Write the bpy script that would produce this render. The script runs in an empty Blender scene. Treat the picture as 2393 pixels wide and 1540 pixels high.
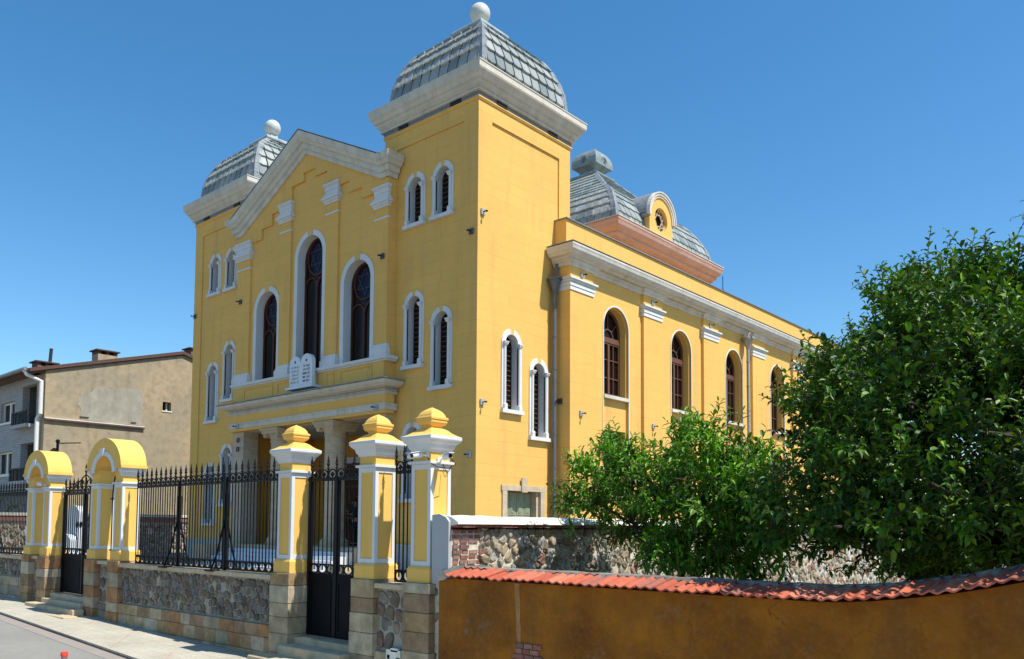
import bpy, bmesh, math, random
from mathutils import Vector, Matrix
R=math.radians; PI=math.pi
SC=bpy.context.scene; COL=SC.collection
rnd=random.Random(7)
# ---------------- camera, world, sun, exposure ----------------
cam=bpy.data.cameras.new('camera'); co=bpy.data.objects.new('camera',cam); COL.objects.link(co); SC.camera=co
cam.sensor_width=36; cam.lens=1935.5/2393*36; cam.shift_y=347.7/2393; cam.clip_start=.05; cam.clip_end=3000
yaw,pit,rol=R(41.09),R(3.325),R(-.349)
f=Vector((-math.sin(yaw),math.cos(yaw),0)); r_=Vector((math.cos(yaw),math.sin(yaw),0)); u=Vector((0,0,1))
f2=f*math.cos(pit)+u*math.sin(pit); u2=u*math.cos(pit)-f*math.sin(pit)
r3=r_*math.cos(rol)-u2*math.sin(rol); u3=u2*math.cos(rol)+r_*math.sin(rol)
co.matrix_world=Matrix((( r3.x,u3.x,-f2.x,0),(r3.y,u3.y,-f2.y,0),(r3.z,u3.z,-f2.z,1.75),(0,0,0,1)))
W=bpy.data.worlds.new('World'); SC.world=W; W.use_nodes=True
nt=W.node_tree; bg=nt.nodes['Background']; sky=nt.nodes.new('ShaderNodeTexSky'); sky.sky_type='NISHITA'; sky.sun_disc=False
SUN_EL,SUN_AZ=R(59),R(13)   # azimuth measured from +X towards +Y
sky.sun_elevation=SUN_EL; sky.sun_rotation=R(90)-SUN_AZ; sky.altitude=50; sky.air_density=1.0; sky.dust_density=.35; sky.ozone_density=3.2
hs=nt.nodes.new('ShaderNodeHueSaturation'); hs.inputs['Hue'].default_value=.494; hs.inputs['Saturation'].default_value=1.27; hs.inputs['Value'].default_value=1.42
nt.links.new(sky.outputs[0],hs.inputs['Color']); nt.links.new(hs.outputs[0],bg.inputs[0]); bg.inputs[1].default_value=.092
sl=bpy.data.lights.new('sun','SUN'); sl.energy=5.0; sl.angle=R(.53); sl.color=(1,.95,.86)
so=bpy.data.objects.new('sun',sl); COL.objects.link(so)
sd=Vector((math.cos(SUN_EL)*math.cos(SUN_AZ),math.cos(SUN_EL)*math.sin(SUN_AZ),math.sin(SUN_EL)))
so.rotation_euler=sd.to_track_quat('Z','Y').to_euler(); so.location=(0,0,60)
SC.view_settings.view_transform='Standard'; SC.view_settings.look='None'; SC.view_settings.exposure=0.47; SC.view_settings.gamma=1

# ---------------- materials ----------------
class NM:
    def __init__(s,name,rough=.8,metal=0,spec=.5):
        s.m=bpy.data.materials.new(name); s.m.use_nodes=True; s.t=s.m.node_tree; s.b=s.t.nodes['Principled BSDF']
        s.b.inputs['Roughness'].default_value=rough; s.b.inputs['Metallic'].default_value=metal
        s.b.inputs['Specular IOR Level'].default_value=spec
        s.pos=None
    def n(s,t,**k):
        x=s.t.nodes.new(t)
        for a,b in k.items(): setattr(x,a,b)
        return x
    def l(s,a,b): s.t.links.new(a,b)
    def P(s):
        if not s.pos: s.pos=s.n('ShaderNodeNewGeometry')
        return s.pos.outputs['Position']
    def island(s):
        s.P(); return s.pos.outputs['Random Per Island']
    def scale(s,v):  # anisotropic coords
        q=s.n('ShaderNodeVectorMath',operation='MULTIPLY'); s.l(s.P(),q.inputs[0]); q.inputs[1].default_value=v; return q.outputs[0]
    def noise(s,sc,det=4,ro=.55,vec=None):
        q=s.n('ShaderNodeTexNoise'); q.inputs['Scale'].default_value=sc; q.inputs['Detail'].default_value=det; q.inputs['Roughness'].default_value=ro
        s.l(vec if vec else s.P(),q.inputs['Vector']); return q.outputs['Fac']
    def ramp(s,fac,pts,interp='LINEAR'):
        q=s.n('ShaderNodeValToRGB'); q.color_ramp.interpolation=interp; e=q.color_ramp.elements
        while len(e)<len(pts): e.new(.5)
        for i,(p,c) in enumerate(pts):
            e[i].position=p; e[i].color=(c[0],c[1],c[2],1) if hasattr(c,'__len__') else (c,c,c,1)
        s.l(fac,q.inputs[0]); return q.outputs[0]
    def mix(s,f,a,b,mode='MIX'):
        q=s.n('ShaderNodeMix',data_type='RGBA',blend_type=mode)
        if hasattr(f,'node'): s.l(f,q.inputs[0])
        else: q.inputs[0].default_value=f
        for v,i in ((a,6),(b,7)):
            if hasattr(v,'node'): s.l(v,q.inputs[i])
            else: q.inputs[i].default_value=(v[0],v[1],v[2],1)
        return q.outputs[2]
    def mathn(s,op,a,b=0):
        q=s.n('ShaderNodeMath',operation=op)
        for v,i in ((a,0),(b,1)):
            if hasattr(v,'node'): s.l(v,q.inputs[i])
            else: q.inputs[i].default_value=v
        return q.outputs[0]
    def color(s,c):
        if hasattr(c,'node'): s.l(c,s.b.inputs['Base Color'])
        else: s.b.inputs['Base Color'].default_value=(c[0],c[1],c[2],1)
    def bump(s,h,st=.3,dist=.02):
        q=s.n('ShaderNodeBump'); q.inputs['Strength'].default_value=st; q.inputs['Distance'].default_value=dist
        s.l(h,q.inputs['Height']); s.l(q.outputs[0],s.b.inputs['Normal'])
def uv_wall(s):
    # wall coordinates (x+y, z) in metres, true for walls along either axis
    sp=s.n('ShaderNodeSeparateXYZ'); s.l(s.P(),sp.inputs[0])
    a=s.mathn('ADD',sp.outputs[0],sp.outputs[1]); c=s.n('ShaderNodeCombineXYZ'); s.l(a,c.inputs[0]); s.l(sp.outputs[2],c.inputs[1]); return c.outputs[0]
M={}
def plaster(name,c,scored=False,dirt=.18):
    s=NM(name,.82,spec=.25)
    n1=s.noise(.45,5,.6); n2=s.noise(6,4); st=s.noise(1,4,.6,s.scale((2.2,2.2,.25)))
    base=s.mix(s.ramp(n1,[(.3,0),(.75,1)]),[x*.93 for x in c],[min(1,x*1.05) for x in c])
    base=s.mix(s.mathn('MULTIPLY',s.ramp(st,[(.52,0),(.8,1)]),dirt*1.5),base,[c[0]*.62,c[1]*.62,c[2]*.8+.02])
    base=s.mix(s.mathn('MULTIPLY',s.ramp(n2,[(.4,0),(.7,1)]),dirt*.5),base,[x*.8 for x in c])
    h=n2
    if scored:
        br=s.n('ShaderNodeTexBrick'); s.l(uv_wall(s),br.inputs['Vector']); br.offset=.5
        br.inputs['Scale'].default_value=1; br.inputs['Brick Width'].default_value=1.55; br.inputs['Row Height'].default_value=.365
        br.inputs['Mortar Size'].default_value=.0085; br.inputs['Mortar Smooth'].default_value=.3
        br.inputs['Color1'].default_value=(.96,.96,.96,1); br.inputs['Color2'].default_value=(1,1,1,1); br.inputs['Mortar'].default_value=(1,1,1,1)
        base=s.mix(1,base,br.outputs['Color'],'MULTIPLY')
        brk=s.ramp(s.noise(1.3,3),[(.35,.2),(.6,1)])
        base=s.mix(s.mathn('MULTIPLY',s.mathn('MULTIPLY',br.outputs['Fac'],brk),.36),base,[c[0]*.5,c[1]*.45,c[2]*.5])
        h=s.mathn('SUBTRACT',s.mathn('MULTIPLY',n2,.15),br.outputs['Fac'])
        s.bump(h,.3,.010)
    else: s.bump(n2,.15,.01)
    s.color(base); M[name]=s.m
plaster('yellow_scored',(.77,.455,.120),True,.30)
plaster('yellow_plain',(.77,.455,.120),dirt=.30)
plaster('yellow_pier',(.80,.485,.115),dirt=.34)
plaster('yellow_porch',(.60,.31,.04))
plaster('white_paint',(.66,.66,.64),dirt=.35)
plaster('grey_render',(.42,.42,.42),dirt=.4)
def stone(name,c1,c2,sc=3,rough=.85,streak=(1,1,.3),bump=.3):
    s=NM(name,rough,spec=.25); n1=s.noise(sc,6,.65); n2=s.noise(1.0,4,.6,s.scale([x*3 for x in streak])); n3=s.noise(40,3)
    b=s.mix(s.ramp(n1,[(.3,0),(.7,1)]),c1,c2); b=s.mix(s.mathn('MULTIPLY',s.ramp(n2,[(.5,0),(.75,1)]),.4),b,[x*.55 for x in c1])
    s.color(b); s.bump(s.mathn('ADD',n1,s.mathn('MULTIPLY',n3,.3)),bump,.015); M[name]=s.m
stone('cornice_stone',(.52,.48,.40),(.64,.60,.52),2,bump=.12)
stone('side_cornice',(.54,.51,.45),(.68,.65,.58),2,bump=.12)
stone('limestone',(.44,.35,.24),(.56,.46,.33),5,streak=(.4,.4,3))
stone('travertine',(.42,.31,.19),(.56,.45,.31),4,streak=(.15,.15,5))
stone('step_stone',(.44,.34,.21),(.58,.47,.31),6)
stone('pink_cornice',(.44,.28,.235),(.48,.36,.315),1.5,streak=(.2,.2,2),bump=.08)
stone('orange_drum',(.66,.25,.06),(.72,.32,.09),1.5,bump=.1)
stone('lead',(.16,.18,.20),(.30,.32,.33),3,.5)
stone('lead_pale',(.28,.33,.33),(.45,.51,.50),2.5,.45)
stone('lime_cap',(.62,.60,.50),(.82,.80,.70),5)
stone('drip',(.30,.13,.035),(.42,.24,.11),9)
stone('patch_render',(.27,.25,.20),(.37,.35,.285),2.2)
stone('mortar',(.29,.26,.21),(.38,.35,.29),14,bump=.6)
stone('mortar_light',(.50,.46,.37),(.70,.66,.55),12,bump=.6)
stone('concrete',(.40,.38,.34),(.55,.53,.48),8)
stone('ball_metal',(.45,.46,.42),(.66,.67,.61),2,.5,streak=(6,6,.1),bump=.1)
PIECES=set()
def islands(name,cols,rough=.85,nsc=9,dark=.5,bump=.5,spec=.25):
    PIECES.add(name)
    s=NM(name,rough,spec=spec); n=s.noise(nsc,5,.65)
    k=len(cols); at=s.n('ShaderNodeAttribute',attribute_name='piece'); c=s.ramp(at.outputs['Fac'],[((i)/k,cols[i]) for i in range(k)],'CONSTANT')
    c=s.mix(s.ramp(n,[(.35,0),(.75,1)]),s.mix(1,c,(dark,dark,dark),'MULTIPLY'),c); s.color(c); s.bump(n,bump,.012); M[name]=s.m
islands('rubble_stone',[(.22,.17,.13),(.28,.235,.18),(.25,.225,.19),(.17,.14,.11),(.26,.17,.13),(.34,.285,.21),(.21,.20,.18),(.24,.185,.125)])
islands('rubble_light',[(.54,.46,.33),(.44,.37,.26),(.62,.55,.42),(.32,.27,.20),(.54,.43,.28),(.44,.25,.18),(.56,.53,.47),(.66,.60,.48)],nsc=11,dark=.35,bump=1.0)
islands('ashlar',[(.54,.42,.26),(.46,.31,.16),(.56,.45,.29),(.38,.26,.15),(.58,.49,.34),(.46,.25,.11),(.44,.35,.23),(.52,.39,.22)],nsc=5,dark=.5,bump=.9)
islands('brick',[(.40,.16,.12),(.33,.14,.10),(.46,.22,.16),(.38,.22,.18),(.28,.15,.12),(.48,.30,.23)],nsc=20)
islands('slate_tile',[(.26,.295,.285),(.33,.365,.35),(.29,.325,.315),(.37,.40,.385),(.20,.235,.235),(.33,.36,.345)],.5,3,.8,.12,.35)
islands('clay_tile',[(.50,.125,.065),(.56,.16,.09),(.42,.10,.055),(.53,.15,.085),(.36,.12,.08),(.58,.19,.11)],.75,12,.75,.3)
islands('ridge_mortar',[(.25,.235,.20),(.20,.19,.165),(.30,.28,.24)],.9,10,.6,.8)
def simple(name,c,rough=.5,metal=0,spec=.5,var=.25,sc=8):
    s=NM(name,rough,metal,spec); n=s.noise(sc,4); s.color(s.mix(n,[x*(1-var) for x in c],[min(1,x*(1+var)) for x in c])); M[name]=s.m; return s
simple('iron',(.004,.004,.006),.5,spec=.18); simple('dark_iron',(.004,.004,.006),.5,spec=.18); simple('gate_sheet',(.003,.0035,.006),.6,spec=.12)
simple('steel_band',(.18,.20,.23),.4); simple('black_unit',(.02,.02,.025),.5); simple('wood_brown',(.13,.055,.028),.55)
simple('trace_wood',(.085,.030,.014),.6,spec=.2); simple('glass_dark',(.013,.008,.006),.2,spec=.16,var=.5,sc=1.2)
simple('glass_blue',(.006,.007,.028),.3,spec=.15,var=.4,sc=4); simple('pvc',(.70,.68,.63),.45,var=.08)
simple('grey_box',(.34,.36,.37),.45); simple('dark_box',(.05,.055,.06),.5); simple('camera_white',(.75,.76,.76),.35,var=.05)
simple('green_door',(.25,.27,.17),.55,var=.12); simple('pipe_dark',(.13,.14,.15),.45,.3); simple('pipe_light',(.36,.35,.33),.45,.3)
simple('red_cap',(.75,.06,.03),.45,var=.1); simple('bollard_grey',(.25,.25,.26),.4,.4); simple('cloth_dark',(.010,.010,.016),.85)
simple('skin',(.42,.24,.16),.6,var=.08); stone('finial_lead',(.17,.21,.21),(.28,.33,.33),3,.5); simple('tile_bed',(.025,.028,.03),.7); simple('star_lead',(.055,.06,.075),.6); simple('ink',(.015,.016,.025),.7); simple('roof_tile_dark',(.09,.045,.035),.8)
simple('bark',(.055,.042,.03),.9,sc=30); simple('marble',(.62,.65,.68),.4,var=.08,sc=4); simple('soffit',(.42,.38,.34),.8,var=.1)
# orange garden wall
s=NM('ochre_wall',.85,spec=.2); n1=s.noise(1.1,6,.65); n2=s.noise(5,5); n3=s.noise(1,5,.6,s.scale((2.5,2.5,.5)))
b=s.mix(s.ramp(n1,[(.33,0),(.67,1)]),(.14,.045,.004),(.42,.15,.009)); b=s.mix(s.mathn('MULTIPLY',s.ramp(n3,[(.5,0),(.72,1)]),.5),b,(.14,.075,.02))
b=s.mix(s.mathn('MULTIPLY',s.ramp(s.noise(2.3,6,.7),[(.6,0),(.7,1)]),.45),b,(.25,.21,.17)); b=s.mix(s.mathn('MULTIPLY',s.ramp(n2,[(.4,0),(.65,1)]),.45),b,(.19,.07,.012)); b=s.mix(s.mathn('MULTIPLY',s.ramp(s.noise(22,4,.7),[(.5,0),(.75,1)]),.4),b,(.30,.16,.06))
vc=s.n('ShaderNodeTexVoronoi',feature='DISTANCE_TO_EDGE'); vc.inputs['Scale'].default_value=.9; wc=s.n('ShaderNodeVectorMath',operation='ADD'); s.l(s.P(),wc.inputs[0]); nc=s.n('ShaderNodeTexNoise'); nc.inputs['Scale'].default_value=2.5; nc.inputs['Detail'].default_value=7; s.l(s.P(),nc.inputs['Vector']); s.l(nc.outputs['Color'],wc.inputs[1]); s.l(wc.outputs[0],vc.inputs['Vector'])
b=s.mix(s.mathn('MULTIPLY',s.mathn('MULTIPLY',s.ramp(vc.outputs[0],[(0,1),(.010,0)]),s.ramp(n1,[(.45,0),(.6,1)])),.7),b,(.07,.03,.01))
s.color(b); s.bump(s.mathn('ADD',n1,s.mathn('MULTIPLY',n2,.4)),.5,.03); M['ochre_wall']=s.m
# neighbour plaster with grey patch, cracks
s=NM('neighbour_plaster',.9,spec=.2); n1=s.noise(.35,6,.65); n2=s.noise(3,6,.7); st=s.noise(1,5,.6,s.scale((1.5,1.5,.15)))
b=s.mix(s.ramp(n1,[(.42,0),(.52,1)]),(.40,.315,.20),(.33,.28,.195)); b=s.mix(s.mathn('MULTIPLY',s.ramp(n2,[(.45,0),(.7,1)]),.6),b,(.20,.165,.11))
b=s.mix(s.mathn('MULTIPLY',s.ramp(st,[(.58,0),(.72,1)]),.5),b,(.15,.13,.10))
v=s.n('ShaderNodeTexVoronoi',feature='DISTANCE_TO_EDGE'); v.inputs['Scale'].default_value=.55
w=s.n('ShaderNodeVectorMath',operation='ADD'); s.l(s.P(),w.inputs[0]); nn=s.n('ShaderNodeTexNoise'); nn.inputs['Scale'].default_value=1.5; nn.inputs['Detail'].default_value=6; s.l(s.P(),nn.inputs['Vector']); s.l(nn.outputs['Color'],w.inputs[1]); s.l(w.outputs[0],v.inputs['Vector'])
b=s.mix(s.mathn('MULTIPLY',s.ramp(v.outputs[0],[(0,1),(.009,0)]),.2),b,(.16,.14,.11)); s.color(b); s.bump(n2,.5,.03); M['neighbour_plaster']=s.m
def brickmat(name,c1,c2,mo,w_,h_,ms,nbump=.4):
    s=NM(name,.85,spec=.25); br=s.n('ShaderNodeTexBrick'); s.l(uv_wall(s),br.inputs['Vector']); br.inputs['Scale'].default_value=1
    br.inputs['Brick Width'].default_value=w_; br.inputs['Row Height'].default_value=h_; br.inputs['Mortar Size'].default_value=ms
    for k,c in (('Color1',c1),('Color2',c2),('Mortar',mo)): br.inputs[k].default_value=(*c,1)
    n=s.noise(3,4); s.color(s.mix(s.mathn('MULTIPLY',n,.5),br.outputs['Color'],[x*.55 for x in c1])); s.bump(s.mathn('SUBTRACT',n,br.outputs['Fac']),nbump,.02); M[name]=s.m
brickmat('grey_brick',(.47,.46,.45),(.38,.37,.37),(.22,.22,.22),.42,.13,.012)
brickmat('dark_brick',(.14,.13,.12),(.20,.17,.14),(.09,.09,.08),.3,.12,.02)
# ground surfaces
def groundmat(name,c1,c2,c3,sc,extra=None):
    s=NM(name,.92,spec=.2); a=s.noise(sc,6,.7); d=s.noise(sc*14,4,.7); g=s.noise(90,2)
    b=s.mix(s.ramp(a,[(.3,0),(.7,1)]),c1,c2); b=s.mix(s.mathn('MULTIPLY',s.ramp(d,[(.45,0),(.8,1)]),.5),b,c3); b=s.mix(s.mathn('MULTIPLY',g,.25),b,[x*.6 for x in c1])
    if extra: b=extra(s,b)
    s.color(b); s.bump(s.mathn('ADD',d,g),.35,.01); M[name]=s.m
groundmat('asphalt',(.22,.215,.195),(.28,.27,.24),(.17,.165,.15),.8)
def paving(s,b):
    mp=s.n('ShaderNodeMapping'); s.l(s.P(),mp.inputs[0]); mp.inputs['Rotation'].default_value=(0,0,R(35))
    br=s.n('ShaderNodeTexBrick'); s.l(mp.outputs[0],br.inputs['Vector']); br.inputs['Scale'].default_value=1; br.inputs['Brick Width'].default_value=.9; br.inputs['Row Height'].default_value=.9; br.inputs['Mortar Size'].default_value=.014
    b=s.mix(s.mathn('MULTIPLY',s.mathn('MULTIPLY',br.outputs['Fac'],s.ramp(s.noise(2,3),[(.4,0),(.6,1)])),.6),b,(.48,.20,.15))
    b2=s.n('ShaderNodeTexBrick'); s.l(s.P(),b2.inputs['Vector']); b2.inputs['Scale'].default_value=1; b2.inputs['Brick Width'].default_value=.2; b2.inputs['Row Height'].default_value=.2; b2.inputs['Mortar Size'].default_value=.006
    return s.mix(s.mathn('MULTIPLY',b2.outputs['Fac'],.35),b,(.2,.18,.15))
groundmat('pavement',(.37,.35,.28),(.52,.49,.40),(.20,.18,.135),1.5,paving)
groundmat('earth',(.13,.11,.07),(.20,.17,.11),(.08,.10,.04),.6)
groundmat('yard',(.17,.16,.13),(.21,.20,.17),(.12,.11,.09),.5)
groundmat('red_strip',(.27,.24,.21),(.33,.28,.245),(.22,.20,.18),3)
def leafmat(name,cols,rough=.38,tr=.35,yel=None):
    s=NM(name,rough,spec=.3); k=len(cols)
    c=s.ramp(s.island(),[(i/k,cols[i]) for i in range(k)]); c=s.mix(1,c,s.ramp(s.noise(2.2,2),[(.35,.5),(.65,1.35)]),'MULTIPLY'); s.color(c)
    tl=s.n('ShaderNodeBsdfTranslucent'); s.l(s.mix(1,c,(1.3,1.5,.35),'MULTIPLY'),tl.inputs[0])
    mx=s.n('ShaderNodeMixShader'); mx.inputs[0].default_value=tr; s.l(s.b.outputs[0],mx.inputs[1]); s.l(tl.outputs[0],mx.inputs[2])
    out=[n for n in s.t.nodes if n.type=='OUTPUT_MATERIAL'][0]; s.l(mx.outputs[0],out.inputs[0]); M[name]=s.m
leafmat('peach_leaf',[(.075,.20,.009),(.11,.28,.012),(.045,.13,.008),(.19,.37,.018),(.08,.23,.011)],.48,.20)
leafmat('plum_leaf',[(.034,.095,.005),(.055,.15,.007),(.08,.20,.009),(.02,.06,.004),(.16,.28,.012),(.038,.11,.006)],.48,.15)
leafmat('grey_leaf',[(.09,.17,.07),(.12,.20,.09),(.14,.16,.07)])

# ---------------- mesh helpers ----------------
OFF={}
class MB:
    def __init__(s): s.v=[]; s.f=[]; s.k=[0]
    def add(s,vs,fs):
        s.k.append(len(s.f)); o=len(s.v); s.v+= [tuple(p) for p in vs]; s.f+=[tuple(i+o for i in q) for q in fs]; return s
    def box(s,x0,x1,y0,y1,z0,z1):
        x0,x1=min(x0,x1),max(x0,x1); y0,y1=min(y0,y1),max(y0,y1); z0,z1=min(z0,z1),max(z0,z1)
        return s.add([(x0,y0,z0),(x1,y0,z0),(x1,y1,z0),(x0,y1,z0),(x0,y0,z1),(x1,y0,z1),(x1,y1,z1),(x0,y1,z1)],[(3,2,1,0),(4,5,6,7),(0,1,5,4),(1,2,6,5),(2,3,7,6),(3,0,4,7)])
    def loft(s,rings,closed=True,caps=True):
        n=len(rings[0]); o=len(s.v)
        for r in rings: s.v+=[tuple(p) for p in r]
        s.k.append(len(s.f))
        for i in range(len(rings)-1):
            for j in range(n if closed else n-1):
                k=(j+1)%n; s.f.append((o+i*n+j,o+i*n+k,o+(i+1)*n+k,o+(i+1)*n+j))
        if caps and closed:
            s.f.append(tuple(o+j for j in reversed(range(n)))); s.f.append(tuple(o+(len(rings)-1)*n+j for j in range(n)))
        return s
    def tube(s,pts,r,n=6,caps=True):
        pts=[Vector(p) for p in pts]; rings=[]; rs=r if hasattr(r,'__len__') else [r]*len(pts); up=None
        for i,p in enumerate(pts):
            d=(pts[min(i+1,len(pts)-1)]-pts[max(i-1,0)]).normalized()
            if up is None: up=Vector((0,0,1)) if abs(d.z)<.9 else Vector((1,0,0))
            a=d.cross(up).normalized(); b=a.cross(d).normalized(); up=b
            rings.append([p+(a*math.cos(2*PI*k/n)+b*math.sin(2*PI*k/n))*rs[i] for k in range(n)])
        return s.loft(rings,True,caps)
    def lathe(s,prof,cx,cy,n=20):
        return s.loft([[(cx+r*math.cos(2*PI*k/n),cy+r*math.sin(2*PI*k/n),z) for k in range(n)] for r,z in prof])
    def sq(s,prof,cx,cy,hx=1,hy=1):   # square lathe: (half width, z)
        return s.loft([[(cx-h*hx,cy-h*hy,z),(cx+h*hx,cy-h*hy,z),(cx+h*hx,cy+h*hy,z),(cx-h*hx,cy+h*hy,z)] for h,z in prof])
    def prism(s,poly,d):
        d=Vector(d); return s.loft([[Vector(p) for p in poly],[Vector(p)+d for p in poly]])
    def sweep(s,path,N,prof,closed=False):
        # planar path, plane normal N; profile (a,b): a = in plane, to the right of travel, b = along N
        P=[Vector(p) for p in path]; N=Vector(N); n=len(P); rings=[]
        for i in range(n):
            a=P[i]-P[i-1] if (i>0 or closed) else None; b=P[(i+1)%n]-P[i] if (i<n-1 or closed) else None
            ds=[x.normalized().cross(N) for x in (a,b) if x is not None]
            m=sum(ds,Vector()); m=m/ (m.length_squared/len(ds)) if len(ds)==2 else m
            rings.append([P[i]+m*q[0]+N*q[1] for q in prof])
        if closed: rings.append(rings[0])
        return s.loft(rings,True,not closed)
    def slab(s,plane,outer,holes,th):
        k,c=plane; cu=bpy.data.curves.new('t','CURVE'); cu.dimensions='2D'; cu.fill_mode='BOTH'; cu.extrude=th/2
        for pts in [outer]+list(holes):
            sp=cu.splines.new('POLY'); sp.points.add(len(pts)-1); sp.use_cyclic_u=True
            for i,p in enumerate(pts): sp.points[i].co=(p[0],p[1],0,1)
        ob=bpy.data.objects.new('t',cu); me=bpy.data.meshes.new_from_object(ob)
        vs=[v.co for v in me.vertices]
        if k=='F': q=[(v.x,c+th/2-v.z,v.y) for v in vs]
        else: q=[(c-th/2+v.z,v.x,v.y) for v in vs]
        s.add(q,[tuple(p.vertices) for p in me.polygons])
        bpy.data.objects.remove(ob); bpy.data.curves.remove(cu); bpy.data.meshes.remove(me); return s
    def b(s,plane,u0,u1,d0,d1,z0,z1):  # box by wall coordinate; d = distance in front of the plane
        k,c=plane
        return s.box(u0,u1,c-d1,c-d0,z0,z1) if k=='F' else s.box(c+d0,c+d1,u0,u1,z0,z1)
    def pt(s,plane,u_,d,z): 
        k,c=plane; return (u_,c-d,z) if k=='F' else (c+d,u_,z)
    def build(s,name,mat,parent=None,loc=None,smooth=False,weld=False):
        off=OFF[parent] if parent is not None else Vector(loc) if loc is not None else None
        if off is None:
            xs=[v[0] for v in s.v]; ys=[v[1] for v in s.v]; zs=[v[2] for v in s.v]
            off=Vector(((min(xs)+max(xs))/2,(min(ys)+max(ys))/2,min(zs)))
        me=bpy.data.meshes.new(name); me.from_pydata([(v[0]-off.x,v[1]-off.y,v[2]-off.z) for v in s.v],[],s.f); me.materials.append(M[mat])
        bm=bmesh.new(); bm.from_mesh(me)
        if weld: bmesh.ops.remove_doubles(bm,verts=bm.verts,dist=1e-4)
        bmesh.ops.recalc_face_normals(bm,faces=bm.faces)
        bm.to_mesh(me); bm.free()
        if smooth: 
            for p in me.polygons: p.use_smooth=True
        if mat in PIECES:
            at=me.attributes.new('piece','FLOAT','FACE'); ks=sorted(set(s.k))+[len(s.f)]; rr=random.Random(len(s.f)*31+int(abs(off.x*97)))
            for a,b in zip(ks,ks[1:]):
                t=rr.random()
                for i in range(a,b): at.data[i].value=t
        o=bpy.data.objects.new(name,me); COL.objects.link(o); OFF[o]=off
        if parent is not None: o.parent=parent
        else: o.location=off
        return o
def empty(name,loc,label,cat,group=None):
    o=bpy.data.objects.new(name,None); COL.objects.link(o); o.location=loc; o.empty_display_size=.2; OFF[o]=Vector(loc); tag(o,label,cat,group); return o
def tag(o,label=None,cat=None,group=None,kind=None):
    for k,v in (('label',label),('category',cat),('group',group),('kind',kind)):
        if v: o[k]=v
    return o
def copy_tree(o,parent=None):
    c=o.copy(); COL.objects.link(c); c.parent=parent
    for ch in [x for x in COL.objects if x.parent==o]: copy_tree(ch,c)
    return c
def arch(uc,hw,z0,zs,n=18,rise=None):
    rise=rise or hw
    return [(uc-hw,z0),(uc+hw,z0)]+[(uc+hw*math.cos(PI*i/n),zs+rise*math.sin(PI*i/n)) for i in range(n+1)]
def ringarc(mb,plane,uc,zs,r0,r1,a0,a1,d0,d1,n=14):
    rings=[]
    for i in range(n+1):
        a=a0+(a1-a0)*i/n; c,s_=math.cos(a),math.sin(a)
        rings.append([mb.pt(plane,uc+r0*c,d0,zs+r0*s_),mb.pt(plane,uc+r1*c,d0,zs+r1*s_),mb.pt(plane,uc+r1*c,d1,zs+r1*s_),mb.pt(plane,uc+r0*c,d1,zs+r0*s_)])
    mb.loft(rings)
# ---------------- ground, street ----------------
def gz(x): # the street falls gently to the right
    x=max(-24,min(-5,x)); return -.024*(x+13.5)
def sheet(name,xs,ylo,yhi,dz,mat,skirt=0):
    mb=MB(); v=[]; 
    for x in xs:
        a=ylo(x) if callable(ylo) else ylo; b=yhi(x) if callable(yhi) else yhi
        v+=[(x,a,gz(x)+dz),(x,b,gz(x)+dz)]
        if skirt: v+=[(x,a,gz(x)+dz-skirt),(x,b,gz(x)+dz-skirt)]
    k=4 if skirt else 2; fs=[]
    for i in range(len(xs)-1):
        o=i*k; fs.append((o,o+k,o+k+1,o+1))
        if skirt: fs.append((o+2,o+k+2,o+k,o))
    mb.add(v,fs); return tag(mb.build(name,mat),kind='structure')
g=MB(); g.add([(-700,-700,-.42),(700,-700,-.42),(700,900,-.42),(-700,900,-.42)],[(0,1,2,3)]); tag(g.build('ground','earth'),kind='structure')
XS=[-90,-60,-40,-30,-24,-20,-16,-12,-8,-5,0,6,25,60]
kerb=lambda x: 5.33-.049*(max(min(x,-4),-30)+14.4)
sheet('road',XS,-14,lambda x:kerb(x)-.22,-.045,'asphalt',.3)
sheet('gutter',XS,lambda x:kerb(x)-.22,lambda x:kerb(x),-.041,'red_strip',.3)
sheet('kerb',XS,lambda x:kerb(x)-.004,lambda x:kerb(x)+.03,-.012,'dark_brick',.2)
sheet('pavement',XS,lambda x:kerb(x)+.014,6.6,0,'pavement',.3)
y=MB(); y.box(-42,-6.9,6.75,60,-.3,.28); tag(y.build('courtyard','yard'),kind='structure')
y=MB(); y.box(-6.55,40,6.8,60,-.4,.05); tag(y.build('garden_ground','earth'),kind='structure')

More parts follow.
